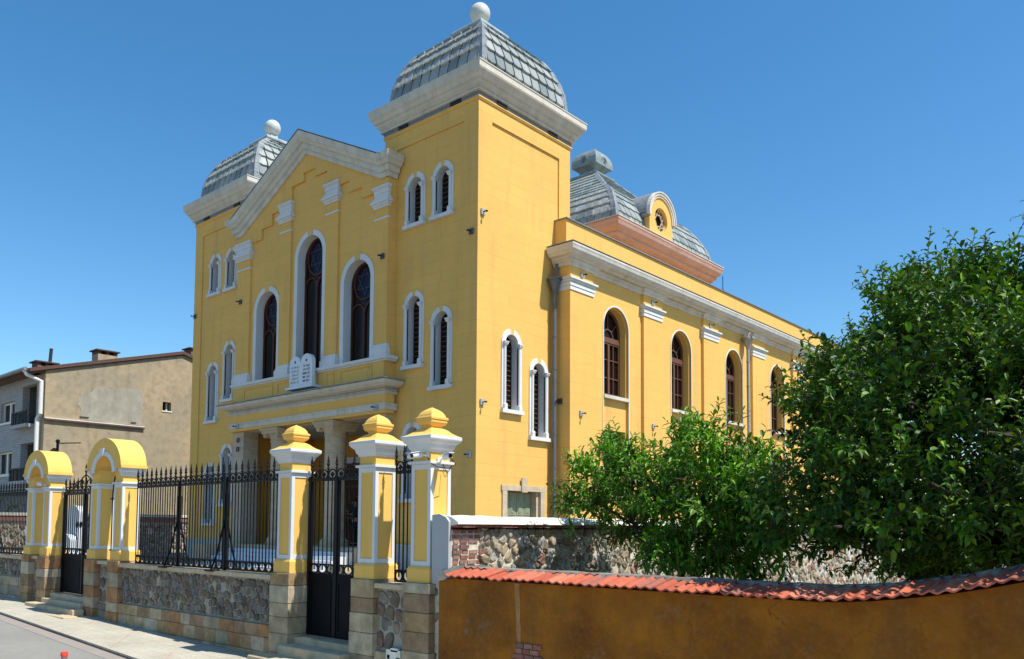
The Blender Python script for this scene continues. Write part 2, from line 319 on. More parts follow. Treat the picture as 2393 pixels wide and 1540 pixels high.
# ---------------- synagogue ----------------
SY=empty('synagogue',(-25.8,30,.28),'yellow two-towered synagogue with grey tiled domes and white trimmed arched windows','building')
T=('F',18.0); S=('S',-17.15); WT=.35
COR=[(-.3,0),(.12,0),(.14,.05),(.10,.09),(.16,.14),(.22,.20),(.22,.26),(.29,.30),(.33,.40),(.40,.47),(.42,.52),(.42,.68),(.44,.70),(.44,.73),(-.3,.75)]
def small_window(plane,uc,ztop,zbot,par):
    # arched slit window: white surround with colonnettes, deep jambs, dark louvred opening, sill
    ro,ri=.485,.31; zs=ztop-ro; k,c=plane
    w=MB()
    ringarc(w,plane,uc,zs,ri,ro,0,R(79),-.02,.035); ringarc(w,plane,uc,zs,ri,ro,R(101),PI,-.02,.035)
    for s_ in (-1,1): w.b(plane,uc+s_*ri,uc+s_*ro,-.02,.035,zbot+.16,zs)
    # jamb lining, set into the wall opening
    n=14; ring=lambda d,rr:[w.pt(plane,uc+rr,d,zbot+.12)]+[w.pt(plane,uc+rr*math.cos(PI*i/n),d,zs+rr*math.sin(PI*i/n)) for i in range(n+1)]+[w.pt(plane,uc-rr,d,zbot+.12)]
    rings=[ring(.03,ri),ring(-.26,ri),ring(-.26,ri+.025),ring(.0,ri+.025)]
    o=len(w.v); m_=len(rings[0])
    for q in rings: w.v+=[tuple(p) for p in q]
    for a in range(2):
        for j in range(m_-1): w.f.append((o+a*m_+j,o+a*m_+j+1,o+(a+1)*m_+j+1,o+(a+1)*m_+j))
    win=w.build('window','white_paint',par)
    kk=MB(); kk.prism([kk.pt(plane,uc-.055,.0,zs+ri*.99),kk.pt(plane,uc+.055,.0,zs+ri*.99),kk.pt(plane,uc+.085,.0,zs+ro),kk.pt(plane,uc-.085,.0,zs+ro)],(0,-.03,0) if k=='F' else (.03,0,0)); kk.build('keystone','yellow_plain',win)
    for s_ in (-1,1):
        q=MB(); p=q.pt(plane,uc+s_*(ri+.045),.045,0); r=.048
        q.lathe([(r,zbot+.3),(r,zs-.12),(r*1.15,zs-.11),(r*1.15,zs-.09)],p[0],p[1],10)
        q.sq([(.06,zs-.09),(.085,zs-.04),(.085,zs),(.1,zs),(.1,zs+.03)],p[0],p[1]); q.sq([(.07,zbot+.12),(.07,zbot+.27),(.055,zbot+.3)],p[0],p[1])
        q.build('colonnette','white_paint',win)
    q=MB(); q.b(plane,uc-ro-.03,uc+ro+.03,-.05,.13,zbot,zbot+.12); q.b(plane,uc-ri,uc+ri,-.26,-.05,zbot+.02,zbot+.13); q.build('sill','white_paint',win)
    q=MB(); q.b(plane,uc-ri-.02,uc+ri+.02,-.30,-.265,zbot+.1,ztop-.1); q.build('glass','glass_dark',win)
    q=MB(); z=zbot+.3
    while z<ztop-.3: q.b(plane,uc-ri,uc+ri,-.26,-.235,z,z+.022); z+=.16
    q.b(plane,uc-.012,uc+.012,-.26,-.24,zbot+.13,ztop-.2); q.build('grille','wood_brown',win)
    return win
def hole(uc,zt,zb,ri=.335,ro=.485): return arch(uc,ri,zb+.01,zt-ro,14)
def curved_profile(prof,cx,cy): return prof
def dome(name,par,cx,cy,prof,tw,rh,stag):
    # cloister vault: prof = (half width, z) from base to crown
    d=MB(); d.sq([(h-.03,z) for h,z in prof],cx,cy); D=d.build(name,'tile_bed',par)
    # arc-length table of the profile
    L=[0]
    for a,b in zip(prof,prof[1:]): L.append(L[-1]+math.hypot(a[0]-b[0],a[1]-b[1]))
    def at(s):
        s=max(0,min(L[-1]-1e-6,s))
        for i in range(len(L)-1):
            if L[i]<=s<=L[i+1]:
                t=(s-L[i])/(L[i+1]-L[i]); a,b=prof[i],prof[i+1]; h=a[0]+(b[0]-a[0])*t; z=a[1]+(b[1]-a[1])*t
                dx,dz=(b[0]-a[0]),(b[1]-a[1]); q=math.hypot(dx,dz); return h,z,dz/q,-dx/q
    rows=int(round(L[-1]/rh)); rh=L[-1]/rows
    for side in range(4):
        t=MB(); rot=Matrix.Rotation(side*PI/2,3,'Z')
        def V(u_,s,lift):
            h,z,nh,nz=at(s); p=rot@Vector((h+nh*lift,u_,0)); return (cx+p.x,cy+p.y,z+nz*lift)
        for r in range(rows):
            s0,s1=r*rh,(r+1)*rh+.05; h0=at(s0)[0]; h1=at(min(s1,L[-1]))[0]
            nc=int(h0*2/tw)+3
            for c in range(-nc,nc+1):
                off=(.5*tw if (stag and r%2) else 0); a=c*tw+off-tw/2; b=a+tw
                lim0,lim1=h0-.05,h1-.05
                a0,b0=max(a,-lim0),min(b,lim0); a1,b1=max(a,-lim1),min(b,lim1)
                if b0-a0<.04: continue
                if b1<a1: 
                    m_=max(-lim1,min(lim1,(a+b)/2)); a1=b1=m_
                g_=.030 if not stag else .020; j=rnd.uniform(-.006,.006); th=(.085 if not stag else .07)+j; a0+=g_; b0-=g_; a1=min(a1+g_,b1); b1=max(b1-g_,a1)
                sm=(s0+s1)/2; am,bm_=(a0+a1)/2,(b0+b1)/2
                dr=.25*(b0-a0) if not stag else .0
                top=[V(a0,s0+.035,th),V((a0+b0)/2,s0+.005,th),V(b0,s0+.035,th),V(bm_,sm,th*.65),V(b1,s1,.012),V(a1,s1,.012),V(am,sm,th*.65)]
                bot=[V(a0,s0+.02,-.02),V((a0+b0)/2,s0-.015,-.02),V(b0,s0+.02,-.02),V(bm_,sm,-.02),V(b1,s1,-.02),V(a1,s1,-.02),V(am,sm,-.02)]
                n=7; t.add(top+bot,[tuple(range(n))]+[(i,i+n,(i+1)%n+n,(i+1)%n) for i in range(n)])
        t.build('roof_tiles','slate_tile',D)
    for sx,sy in ((1,1),(1,-1),(-1,1),(-1,-1)):
        hp=MB(); rings=[]
        for i in range(41):
            s=L[-1]*i/40; h,z,nh,nz=at(s); w_=.15 if prof[0][0]<3 else .16
            w_*=1+.08*math.sin(i*1.7); k_=.055+(.01 if i%5==0 else 0)
            o_=h+nh*k_; zz=z+nz*k_
            rings.append([(cx+sx*(h-w_*1.3),cy+sy*(h+.05*nh),z+nz*.05),(cx+sx*o_,cy+sy*o_,zz+.02),(cx+sx*(h+.05*nh),cy+sy*(h-w_*1.3),z+nz*.05),(cx+sx*(h-.1),cy+sy*(h-.1),z-.02)])
        hp.loft(rings); hp.build('hip_flashing','lead',D)
    return D
def floods(L_):
    f0=None
def tower(cx,x0,x1,near):
    y0,y1=18.0,22.66; zc=15.03
    body=MB(); wins=[]
    inner,outer=((-20.03,-18.73) if near else (-31.43,-32.74))
    specs=[(inner,13.43,11.56),(outer,13.43,11.56),(inner,9.45,6.86),(outer,8.72,6.05),(inner,5.13,2.5),(outer,4.40,1.7)]
    holes=[hole(*q) for q in specs]
    body.slab(('F',18.05),[(x0+.05,.28),(x1-.05,.28),(x1-.05,14.95),(x0+.05,14.95)],holes,WT)
    sp=[(19.65,8.03,5.31),(21.02,7.31,4.56)]
    sh=[hole(*q) for q in sp]+[[(19.46,.3),(21.12,.3),(21.12,2.88),(19.46,2.88)]]
    if near:
        body.slab(('S',x1-.05),[(18.05+WT,.28),(y1-.05,.28),(y1-.05,14.95),(18.05+WT,14.95)],sh,WT)
        body.box(x0+.05,x0+.4,18.4,y1-.05,.28,14.95)
    else:
        body.box(x0+.05,x0+.4,18.4,y1-.05,.28,14.95); body.box(x1-.4,x1-.05,18.4,y1-.05,.28,14.95)
    body.box(x0+.4,x1-.4,y1-.4,y1-.05,.28,14.95); body.box(x0+.4,x1-.4,18.4,y1-.4,14.6,14.9)
    B=body.build('tower_wall','yellow_scored',SY)
    # raised corner strips and top band framing a sunk panel
    fr=MB(); c=.62
    fr.slab(T,[(x0,.28),(x0+c,.28),(x0+c,14.42),(x1-c,14.42),(x1-c,.28),(x1,.28),(x1,14.93),(x0,14.93)],[],.048)
    fr.slab(('S',x1),[(y0+.048,.28),(y0+c,.28),(y0+c,14.42),(y1-c,14.42),(y1-c,.28),(y1,.28),(y1,14.93),(y0+.048,14.93)],[],.048)
    fr.slab(('S',x0+.048),[(y0+.048,.28),(y0+c,.28),(y0+c,14.42),(y1-c,14.42),(y1-c,.28),(y1,.28),(y1,14.93),(y0+.048,14.93)],[],.048)
    fr.box(x0+.05,x1-.05,y1-.046,y1,.28,14.93); fr.build('panel_frame','yellow_scored',B)
    sw=lambda pr,z:[(x0,y0,z),(x1,y0,z),(x1,y1,z),(x0,y1,z)]
    q=MB(); q.sweep(sw(0,14.93),(0,0,1),[(-.2,0),(.02,0),(.035,.02),(.035,.045),(.055,.06),(.055,.10),(-.2,.11)],True); q.build('moulding','yellow_plain',B)
    q=MB(); q.sweep(sw(0,15.042),(0,0,1),[(-.3,0),(.03,0),(.03,.13),(-.3,.13)],True); q.build('light_channel','steel_band',B)
    for t in (.22,.78):
        for pl,a,b in ((('F',y0),x0,x1),(('S',x1),y0,y1)):
            uc=a+(b-a)*t; q=MB(); q.b(pl,uc-.23,uc+.23,.031,.075,15.05,15.09); q.b(pl,uc-.23,uc+.23,.031,.075,15.12,15.165)
            for i in range(4): q.b(pl,uc-.2+i*.13,uc-.16+i*.13,.031,.06,15.09,15.12)
            q.build('light_unit','black_unit',B)
    q=MB(); q.sweep(sw(0,15.17),(0,0,1),COR,True); q.sq([(x1-x0)/2-.2] and [((x1-x0)/2+.1,15.88),((x1-x0)/2-.1,15.93)],(x0+x1)/2,(y0+y1)/2,1,(y1-y0)/(x1-x0)); q.build('cornice','cornice_stone',SY)
    cy=20.34; pr=[(2.15,15.9),(2.135,16.25),(2.12,16.5),(2.07,16.86),(1.97,17.2),(1.82,17.55),(1.62,17.9),(1.33,18.17),(1.05,18.40),(.84,18.575),(.58,18.79)]
    D=dome('dome',SY,cx,cy,pr,.44,.43,False)
    q=MB(); q.sq([(.5,18.74),(.60,18.79),(.70,18.80),(.72,18.83),(.72,18.90),(.68,18.95),(.3,18.98),(.2,19.0),(.16,19.36)],cx,cy); q.build('crown_plate','lead_pale',D)
    q=MB(); q.lathe([(max(.01,.36*math.sin(PI*i/16)),19.68-.36*math.cos(PI*i/16)) for i in range(17)],cx,cy,28); q.build('ball_finial','ball_metal',D,smooth=True)
    for a in specs: small_window(('F',18.05),a[0],a[1],a[2],SY)
    if near:
        for a in sp: small_window(('S',x1-.05),a[0],a[1],a[2],SY)
        P=('S',x1-.05)
        q=MB(); q.b(P,19.24,19.46,-.05,.045,.28,3.0); q.b(P,21.12,21.33,-.05,.045,.28,3.0); q.b(P,19.2,21.37,-.02,.05,2.88,3.05); q.b(P,21.0,21.12,-.34,-.052,.28,2.88)
        q.b(P,20.12,20.40,.051,.09,2.84,3.30); dr=q.build('door_frame','limestone',SY)
        q=MB(); q.b(P,19.46,21.0,-.33,-.28,.28,2.86); dd=q.build('door','green_door',SY)
        for i in range(4):
            for j in range(6):
                a=19.5+i*.37; z=.55+j*.39
                e=MB(); e.b(P,a+.04,a+.32,-.279,-.265,z,z+.32); e.b(P,a+.11,a+.25,-.264,-.25,z+.08,z+.24); e.build('door_panel','green_door',dd)
    return B
NT=tower(-19.355,-21.56,-17.15,True); FT=tower(-32.25,-34.45,-30.05,False)

# --- central bay ---
bx0,bx1=-30.34,-20.97; BP=('F',17.75); BF=('F',17.67)
bw=[(-28.22,11.06,.92,7.42),(-25.42,12.65,.975,7.42),(-22.63,11.14,.93,7.42)]
q=MB(); ri=.17
q.slab(BP,[(bx0,5.5),(bx1,5.5),(bx1,13.5),(-25.65,15.7),(bx0,13.5)],[arch(u0,ro-.2,zb-.02,zt-ro,18) for u0,zt,ro,zb in bw],.33); q.box(bx0,bx1,18.08,18.3,14.0,14.4)
BW=q.build('facade_wall','yellow_scored',SY)
st=[(bx0,13.02),(-28.63,13.02),(-28.63,13.42),(-27.92,13.42),(-27.92,13.86),(-26.6,13.86),(-26.6,14.6),(-25.86,14.6),(-25.86,14.92),(-25.14,14.92),(-25.14,14.6),(-24.4,14.6),(-24.4,13.88),(-23.1,13.88),(-23.1,13.45),(-22.38,13.45),(-22.38,13.05),(bx1,13.05),(bx1,13.47),(-21.3,13.47),(-25.65,15.64),(-30.0,13.47),(bx0,13.47)]
q=MB(); q.slab(BF,st,[],.079); q.build('gable_panel','yellow_scored',SY)
for a,b,zt,zb in ((-30.34,-29.39,13.02,7.36),(-27.3,-26.6,13.86,7.36),(-24.4,-23.7,13.88,7.36),(-21.62,-20.97,13.05,7.36)):
    q=MB(); q.b(('F',17.749),a,b,0,.079,zb,zt); PL=q.build('pilaster','yellow_scored',SY)
    pr=[(-.04,0),(.02,0),(.02,.05),(-.04,.06)]
    zt2=zt+.12 if zt<13.5 else zt+.17; e=.06
    def capw(z0,z1,p,m): 
        q.box(a-p,b+p,17.67-p,17.748,z0,z1)
    q=MB()
    for z0,z1,p in ((-.07,0,.10),(-.12,-.07,.07),(-.26,-.12,.05),(-.38,-.26,.03),(-.44,-.38,.06),(-.52,-.44,.10),(-.60,-.52,.14),(-.67,-.60,.09),(-.75,-.67,.05),(-1.14,-1.08,.035)): capw(zt2+z0,zt2+z1,p,0)
    q.build('capital','white_paint',PL)
    q=MB()
    for z0,z1,p in ((7.36,7.60,.10),(7.60,7.68,.07),(7.68,7.78,.04)): capw(z0,z1,p,0)
    q.build('plinth','white_paint',PL)
# raking cornice with horizontal returns
rake=[(-30.34,17.67,13.42),(-30.0,17.67,13.42),(-25.65,17.67,15.58),(-21.3,17.67,13.42),(-20.97,17.67,13.42)]
rp=[(0,.2),(0,-.07),(.08,-.10),(.15,-.10),(.17,-.17),(.28,-.20),(.34,-.20),(.36,-.27),(.46,-.33),(.50,-.38),(.64,-.40),(.68,-.42),(.70,-.42),(.72,.2)]
q=MB(); q.sweep(rake,(0,1,0),rp)
for sx,xe in ((-1,bx0),(1,bx1)):
    pth=[(xe,18.0,13.42),(xe,17.67,13.42),(xe-sx*.02,17.67,13.42)]
    if sx<0: pth=pth[::-1]
    pth=pth if sx<0 else pth[::-1]
    pr=[(-.1,0),(.07,0),(.10,.08),(.10,.15),(.17,.17),(.20,.28),(.20,.34),(.27,.36),(.33,.46),(.38,.50),(.40,.64),(.42,.68),(.42,.70),(-.1,.72)]
    pth=[(bx1-.02,17.67,13.42),(bx1,17.67,13.42),(bx1,18.0,13.42)] if sx>0 else [(bx0,18.0,13.42),(bx0,17.67,13.42),(bx0+.02,17.67,13.42)]
    q.sweep(pth,(0,0,1),pr)
PD=q.build('pediment_cornice','cornice_stone',SY)
q=MB(); q.sweep([(-30.0,17.67,13.42),(-25.65,17.67,15.58),(-21.3,17.67,13.42)],(0,1,0),[(.722,-.44),(.722,4.5),(.74,4.5),(.74,-.44)]); q.build('gable_roof','lead',SY)
def star(mb,plane,uc,zc,r,d0,d1,w=.03):
    for k in range(2):
        P=[(uc+r*math.cos(R(90+180*k+120*i)),zc+r*math.sin(R(90+180*k+120*i))) for i in range(3)]
        for i in range(3):
            a,b=P[i],P[(i+1)%3]; dx,dz=b[0]-a[0],b[1]-a[1]; L=math.hypot(dx,dz); nx,nz=-dz/L*w/2,dx/L*w/2
            mb.prism([mb.pt(plane,a[0]+nx,d0,a[1]+nz),mb.pt(plane,b[0]+nx,d0,b[1]+nz),mb.pt(plane,b[0]-nx,d0,b[1]-nz),mb.pt(plane,a[0]-nx,d0,a[1]-nz)],Vector(mb.pt(plane,0,d1,0))-Vector(mb.pt(plane,0,d0,0)))
for u0,zt,ro,zb in bw:
    zs=zt-ro; r0=ro-.2; q=MB()
    ringarc(q,BP,u0,zs,r0-.0,ro,0,R(80),-.02,.03,16); ringarc(q,BP,u0,zs,r0,ro,R(100),PI,-.02,.03,16)
    for s_ in (-1,1): q.b(BP,u0+s_*r0,u0+s_*ro,-.02,.03,zb,zs)
    n=18; ring=lambda d,rr:[q.pt(BP,u0+rr,d,zb)]+[q.pt(BP,u0+rr*math.cos(PI*i/n),d,zs+rr*math.sin(PI*i/n)) for i in range(n+1)]+[q.pt(BP,u0-rr,d,zb)]
    A_,B_=ring(.03,r0-.003),ring(-.32,r0-.003); o=len(q.v); q.v+=A_+B_
    for j in range(len(A_)-1): q.f.append((o+j,o+j+1,o+len(A_)+j+1,o+len(A_)+j))
    win=q.build('window','white_paint',SY)
    q=MB(); kz=zs; q.prism([q.pt(BP,u0-.1,0,kz+r0*.985),q.pt(BP,u0+.1,0,kz+r0*.985),q.pt(BP,u0+.15,0,kz+ro),q.pt(BP,u0-.15,0,kz+ro)],(0,-.028,0)); q.build('keystone','yellow_plain',win)
    q=MB(); q.b(BP,u0-r0,u0+r0,-.42,-.36,zb,zt-.15); q.build('glass','glass_dark',win)
    q=MB(); rr=r0-.14; zc=zs+.06
    q.loft([[q.pt(BP,u0+rr*k_*math.cos(2*PI*i/28),-.355,zc+rr*k_*1.12*math.sin(2*PI*i/28)) for i in range(28)] for k_ in (.9,.05)],True,False); q.build('glass_disc','glass_blue',win)
    q=MB(); d0,d1=-.357,-.30
    ringarc(q,BP,u0,zs,r0-.07,r0,0,PI,d0,d1,18)
    for s_ in (-1,1): q.b(BP,u0+s_*(r0-.07),u0+s_*r0,d0,d1,zb,zs)
    q.b(BP,u0-.035,u0+.035,d0,d1,zb,zs-.85); q.b(BP,u0-r0,u0+r0,d0,d1,zb,zb+.1)
    # ring of the rose
    rings=[]
    for i in range(33):
        a=2*PI*i/32; c_,s__=math.cos(a),math.sin(a); rings.append([q.pt(BP,u0+rr*x*c_,dd,zc+rr*1.12*x*s__) for x,dd in ((.9,d0),(1.0,d0),(1.0,d1-.01),(.9,d1-.01))])
    q.loft(rings)
    for s_ in (-1,1): ringarc(q,BP,u0+s_*(r0/2),zs-1.05,r0/2-.05,r0/2,0,PI,d0,d1-.005,10)
    q.build('tracery','trace_wood',win)
    q=MB(); star(q,BP,u0,zc,rr*.8,-.354,-.33,.022); q.build('star','star_lead',win)
# balcony zone below the big windows
q=MB(); q.b(('F',17.60),bx0+.02,bx1-.02,-.48,0,6.6,7.21); BL=q.build('balcony_wall','yellow_plain',SY)
q=MB()
for a,b in ((-29.5,-27.45),(-27.15,-26.2),(-24.1,-23.65),(-23.3,-21.6)):
    for z0,z1 in ((7.08,7.13),(6.66,6.70)): q.b(('F',17.60),a,b,.001,.03,z0,z1)
    q.b(('F',17.60),a,a+.05,.001,.03,6.70,7.08); q.b(('F',17.60),b-.05,b,.001,.03,6.70,7.08)
q.build('panel_moulding','yellow_plain',BL)
rect=lambda x0,x1,yf,z:[(x0,18.0,z),(x0,yf,z),(x1,yf,z),(x1,18.0,z)]
q=MB(); q.sweep(rect(bx0+.1,bx1+.1,17.62,7.19),(0,0,1),[(-.3,0),(.05,0),(.07,.04),(.12,.06),(.14,.12),(.14,.16),(-.3,.17)]); q.build('balcony_sill','white_paint',BL)
# porch entablature
ex0,ex1,ey=-30.36,-20.80,17.52
q=MB(); q.box(ex0,ex1,ey,17.9,5.45,6.35); EN=q.build('entablature','yellow_plain',SY)
q=MB(); q.sweep(rect(ex0,ex1,ey,5.555),(0,0,1),[(-.02,0),(.03,0),(.03,.15),(.06,.16),(.06,.21),(-.02,.22)]); q.build('architrave','cornice_stone',EN)
q=MB(); q.sweep(rect(ex0,ex1,ey,6.07),(0,0,1),[(-.02,0),(.02,0),(.05,.03),(.09,.05),(.09,.07),(.02,.075),(.02,.14),(.10,.145),(.10,.16),(-.02,.17)])
x=ex0-.05
while x<ex1+.06: q.box(x,x+.05,ey-.075,ey-.02,6.145,6.21); x+=.088
y=ey+.0
while y<17.95: q.box(ex1+.02,ex1+.075,y,y+.05,6.145,6.21); y+=.088
q.build('dentils','cornice_stone',EN)
q=MB(); q.sweep(rect(ex0,ex1,ey,6.27),(0,0,1),[(-.02,0),(.05,0),(.08,.03),(.22,.05),(.27,.09),(.33,.12),(.35,.19),(.37,.22),(-.02,.23)]); q.build('cornice','cornice_stone',EN)
q=MB(); q.sweep(rect(ex0,ex1,ey,6.502),(0,0,1),[(-.12,0),(.42,0),(.43,.03),(-.12,.13)]); q.build('porch_roof','lead',EN)
# porch: ceiling, inner walls, floor, columns, steps, doorway
q=MB(); q.box(-30.3,-21.0,17.9,21.9,5.42,5.52); q.build('porch_ceiling','soffit',SY)
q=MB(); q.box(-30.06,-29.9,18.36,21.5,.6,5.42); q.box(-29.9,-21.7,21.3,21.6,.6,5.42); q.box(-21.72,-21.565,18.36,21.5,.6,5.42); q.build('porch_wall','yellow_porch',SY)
for a,b in ((-30.34,-29.62),(-21.66,-20.97)):
    q=MB(); z=.30; i=0
    while z<5.44: 
        h=min(.38,5.45-z); q.box(a,b,17.70,18.36 if 1 else 0,z,z+h-.006); z+=h
    q.build('porch_pier','limestone',SY)
for cx in (-27.5,-24.1):
    q=MB(); r=.40
    pr=[(r*1.3,1.0),(r*1.3,1.12),(r*1.22,1.14),(r*1.25,1.2),(r*1.1,1.25),(r*1.02,1.3)]+[(r*(1.0-.05*i/12),1.32+3.55*i/12) for i in range(13)]+[(r*1.02,4.9),(r*1.02,4.95),(r*.98,4.97),(r*1.05,5.1),(r*1.22,5.2)]
    q.lathe(pr,cx,18.05,24); CM=q.build('column','travertine',SY,smooth=False)
    q=MB(); q.sq([(.50,5.20),(.54,5.24),(.54,5.30),(.60,5.36),(.60,5.42)],cx,18.05)
    for s_ in (-1,1): q.tube([(cx+s_*.40,17.56,5.17),(cx+s_*.40,18.54,5.17)],.10,10)
    q.build('capital','travertine',CM)
q=MB(); q.box(-30.3,-21.0,17.2,21.6,.26,1.0); FL=q.build('porch_floor','step_stone',SY)
q=MB()
for i in range(5): q.box(-29.4,-21.9,17.2-.3*(i+1),17.2-.3*i-.002,.26,1.0-.135*(i+1)+.0)
q.build('porch_steps','marble',SY)
for a,b,c in ((-30.36,-29.45,1.0),(-21.85,-20.95,.45)): q=MB(); q.box(a,b,16.1,17.19,.26,c); q.build('stair_cheek','step_stone',SY)
for ux in (-27.3,-25.6,-23.9):
    P=('F',21.3); q=MB()
    q.b(P,ux-.75,ux-.55,.0,.06,1.0,4.3); q.b(P,ux+.55,ux+.75,.0,.06,1.0,4.3); q.b(P,ux-.8,ux+.8,.0,.09,4.3,4.55); df=q.build('door_frame','white_paint',SY)
    q=MB(); q.b(P,ux-.55,ux+.55,.0,.03,1.0,4.3); dd=q.build('door','wood_brown',SY)
    for i in range(2):
        for z0,z1 in ((1.1,2.0),(2.1,3.3),(3.4,4.2)):
            e=MB(); e.b(P,ux-.5+i*.52,ux-.04+i*.52,.031,.05,z0,z1); e.build('door_panel','trace_wood',dd)
# ground plinth
for a,b,c,d in ((-34.5,-30.36,17.94,17.999),(-20.95,-17.149,17.94,17.999),(-17.148,-17.09,17.94,19.23),(-17.149,-17.09,21.34,21.8)):
    q=MB(); q.box(a,b,c,d,.28,1.08); q.box(a,b+.01,c-.01,d,1.08,1.15); q.build('plinth','concrete',SY)
# hooks and brackets by the porch
for z in (5.2,4.84):
    q=MB(); q.tube([(-29.99,17.69,z),(-29.99,17.64,z-.02),(-29.97,17.62,z-.13),(-29.90,17.61,z-.17),(-29.83,17.62,z-.13),(-29.81,17.62,z+.0)],.022,6); q.build('hook','iron',SY)
# tablets of the law with Hebrew lettering
def tablet():
    q=MB(); q.slab(('F',17.30),[(-25.93,6.74),(-25.93,7.62)]+[(-25.61-.32*math.cos(PI*i/12),7.62+.26*math.sin(PI*i/12)) for i in range(13)]+[(-25.25,7.62)]+[(-24.9-.35*math.cos(PI*i/12),7.6+.3*math.sin(PI*i/12)) for i in range(13)]+[(-24.55,6.74)],[],.14)
    q.box(-26.05,-24.42,17.2,17.62,6.66,6.74); q.box(-25.7,-24.7,17.44,17.61,6.75,7.4)
    TB=q.build('law_tablets','marble',SY)
    rt=["אנכי ה'","לא יהיה","לא תשא","זכור את","כבד את"]; lt=["לא תרצח","לא תנאף","לא תגנב","לא תענה","לא תחמד"]
    for cx,ls,ma in ((-25.59,lt,'grey_box'),(-24.9,rt,'ink')):
        for i,t in enumerate(ls):
            c=bpy.data.curves.new('t','FONT'); c.body=''.join(reversed(t)); c.align_x='CENTER'; c.size=.135; c.extrude=.002
            o=bpy.data.objects.new('t',c); me=bpy.data.meshes.new_from_object(o)
            q=MB(); q.add([(cx+v.co.x,17.295-v.co.z,7.42-.135*i+v.co.y) for v in me.vertices],[tuple(p.vertices) for p in me.polygons])
            bpy.data.objects.remove(o); bpy.data.curves.remove(c)
            if q.v: q.build('lettering',ma,TB)
        q=MB(); star(q,('F',17.30),cx,7.66,.045,.001,.006,.02); q.build('star','ink',TB)
tablet()
# --- nave ---
NX=-16.6; PX_=-16.48; ny0,ny1=21.8,50.6
cents=[24.7+4.66*i for i in range(6)]
NPl=('S',NX)
tallz=(2.6,9.64)
# outer skin with tall arched recesses, inner wall with the actual openings
q=MB(); q.slab(NPl,[(ny0,.28),(ny1,.28),(ny1,10.5),(ny0,10.5)],[arch(c,.79,.9,9.66-.79,20) for c in cents],.09)
NW=q.build('nave_wall','yellow_scored',SY)
q=MB(); holes=[]
for c in cents: holes.append(arch(c,.74,6.42,9.61-.74,20)); holes.append([(c-.74,2.9),(c+.74,2.9),(c+.74,5.2),(c-.74,5.2)])
q.slab(('S',NX-.092),[(ny0+.05,.28),(ny1-.05,.28),(ny1-.05,10.5),(ny0+.05,10.5)],holes,.45); 
q.build('inner_wall','yellow_scored',NW)
q=MB(); q.box(-17.19,NX-.092,ny0,ny0+.05,.28,10.5); q.box(-35.0,-34.9,21.8,ny1,.28,10.5); q.box(-35,NX-.6,ny1-.04,ny1,.28,10.5); q.build('return_wall','yellow_scored',NW)
for c in cents:
    q=MB(); P=NPl; ringarc(q,P,c,8.87,.79,.835,0,PI,-.02,.022,20)
    for s_ in (-1,1): q.b(P,c+s_*.79,c+s_*.835,-.02,.022,.9,8.87)
    win=q.build('window','white_paint',SY)
    q=MB(); q.b(P,c-.80,c+.80,-.3,.07,6.30,6.42); q.build('sill','cornice_stone',win)
    G=-.40
    q=MB(); q.b(P,c-.74,c+.74,G-.04,G-.01,6.42,9.5); q.build('glass','glass_dark',win)
    q=MB(); ringarc(q,P,c,8.87,.65,.74,0,PI,G,G+.07,18)
    for s_ in (-1,1): q.b(P,c+s_*.65,c+s_*.74,G,G+.07,6.42,8.87)
    q.b(P,c-.65,c+.65,G,G+.075,6.42,6.56); q.b(P,c-.66,c+.66,G,G+.09,8.42,8.56); q.b(P,c-.66,c+.66,G,G+.07,8.56,8.62); q.b(P,c-.66,c+.66,G,G+.07,8.36,8.40)
    q.b(P,c-.055,c+.055,G+.001,G+.08,6.56,8.36)
    for s_ in (-1,1):
        q.b(P,c+s_*.33-.018,c+s_*.33+.018,G+.002,G+.05,6.56,8.36)
        for z in (7.12,7.78): q.b(P,c+s_*.06,c+s_*.65,G+.001,G+.045,z,z+.035)
    ringarc(q,P,c,8.6,.3,.34,0,PI,G,G+.05,12)
    for a in (45,90,135): q.b(P,c-.015,c+.015,G,G+.04,8.9,9.5) if a==90 else q.prism([q.pt(P,c+.33*math.cos(R(a)),G,8.6+.33*math.sin(R(a))),q.pt(P,c+.33*math.cos(R(a+5)),G,8.6+.33*math.sin(R(a+5))),q.pt(P,c+.8*math.cos(R(a+2)),G,8.7+.66*math.sin(R(a+2))),q.pt(P,c+.8*math.cos(R(a)),G,8.7+.66*math.sin(R(a)))],(.04,0,0))
    q.build('frame','wood_brown',win)
    # lower window
    q=MB(); q.b(P,c-.78,c+.78,-.3,.04,2.80,2.9); w2=q.build('window','cornice_stone',SY)
    q=MB(); q.b(P,c-.74,c+.74,G-.04,G-.01,2.9,5.2); q.build('glass','glass_dark',w2)
    q=MB()
    for a,b in ((-.74,-.65),(.65,.74),(-.055,.055)): q.b(P,c+a,c+b,G,G+.08,2.9,5.2)
    for z in (2.9,3.7,4.45,5.08): q.b(P,c-.66,c+.66,G+.001,G+.06,z,z+.1)
    for s_ in (-1,1): q.b(P,c+s_*.35-.018,c+s_*.35+.018,G+.002,G+.05,2.95,5.1)
    q.build('frame','wood_brown',w2)
pil=[(21.8,23.12)]+[(26.38+4.66*i,27.68+4.66*i) for i in range(5)]+[(49.3,50.6)]
for i,(a,b) in enumerate(pil):
    q=MB(); q.b(NPl,a,b,.001,.12,.28,10.5); PL=q.build('pilaster','yellow_scored',SY)
    q=MB()
    for z0,z1,p in ((9.68,9.80,.03),(9.80,9.82,.015),(9.82,9.94,.05),(9.94,9.96,.035),(9.96,10.04,.07),(10.04,10.10,.13)):
        q.box(NX-.02,PX_+p,a-p,b+p,z0,z1)
        if i==0: q.box(-17.18,NX-.021,a-p,a+.1,z0,z1)
    q.build('capital','white_paint',PL)
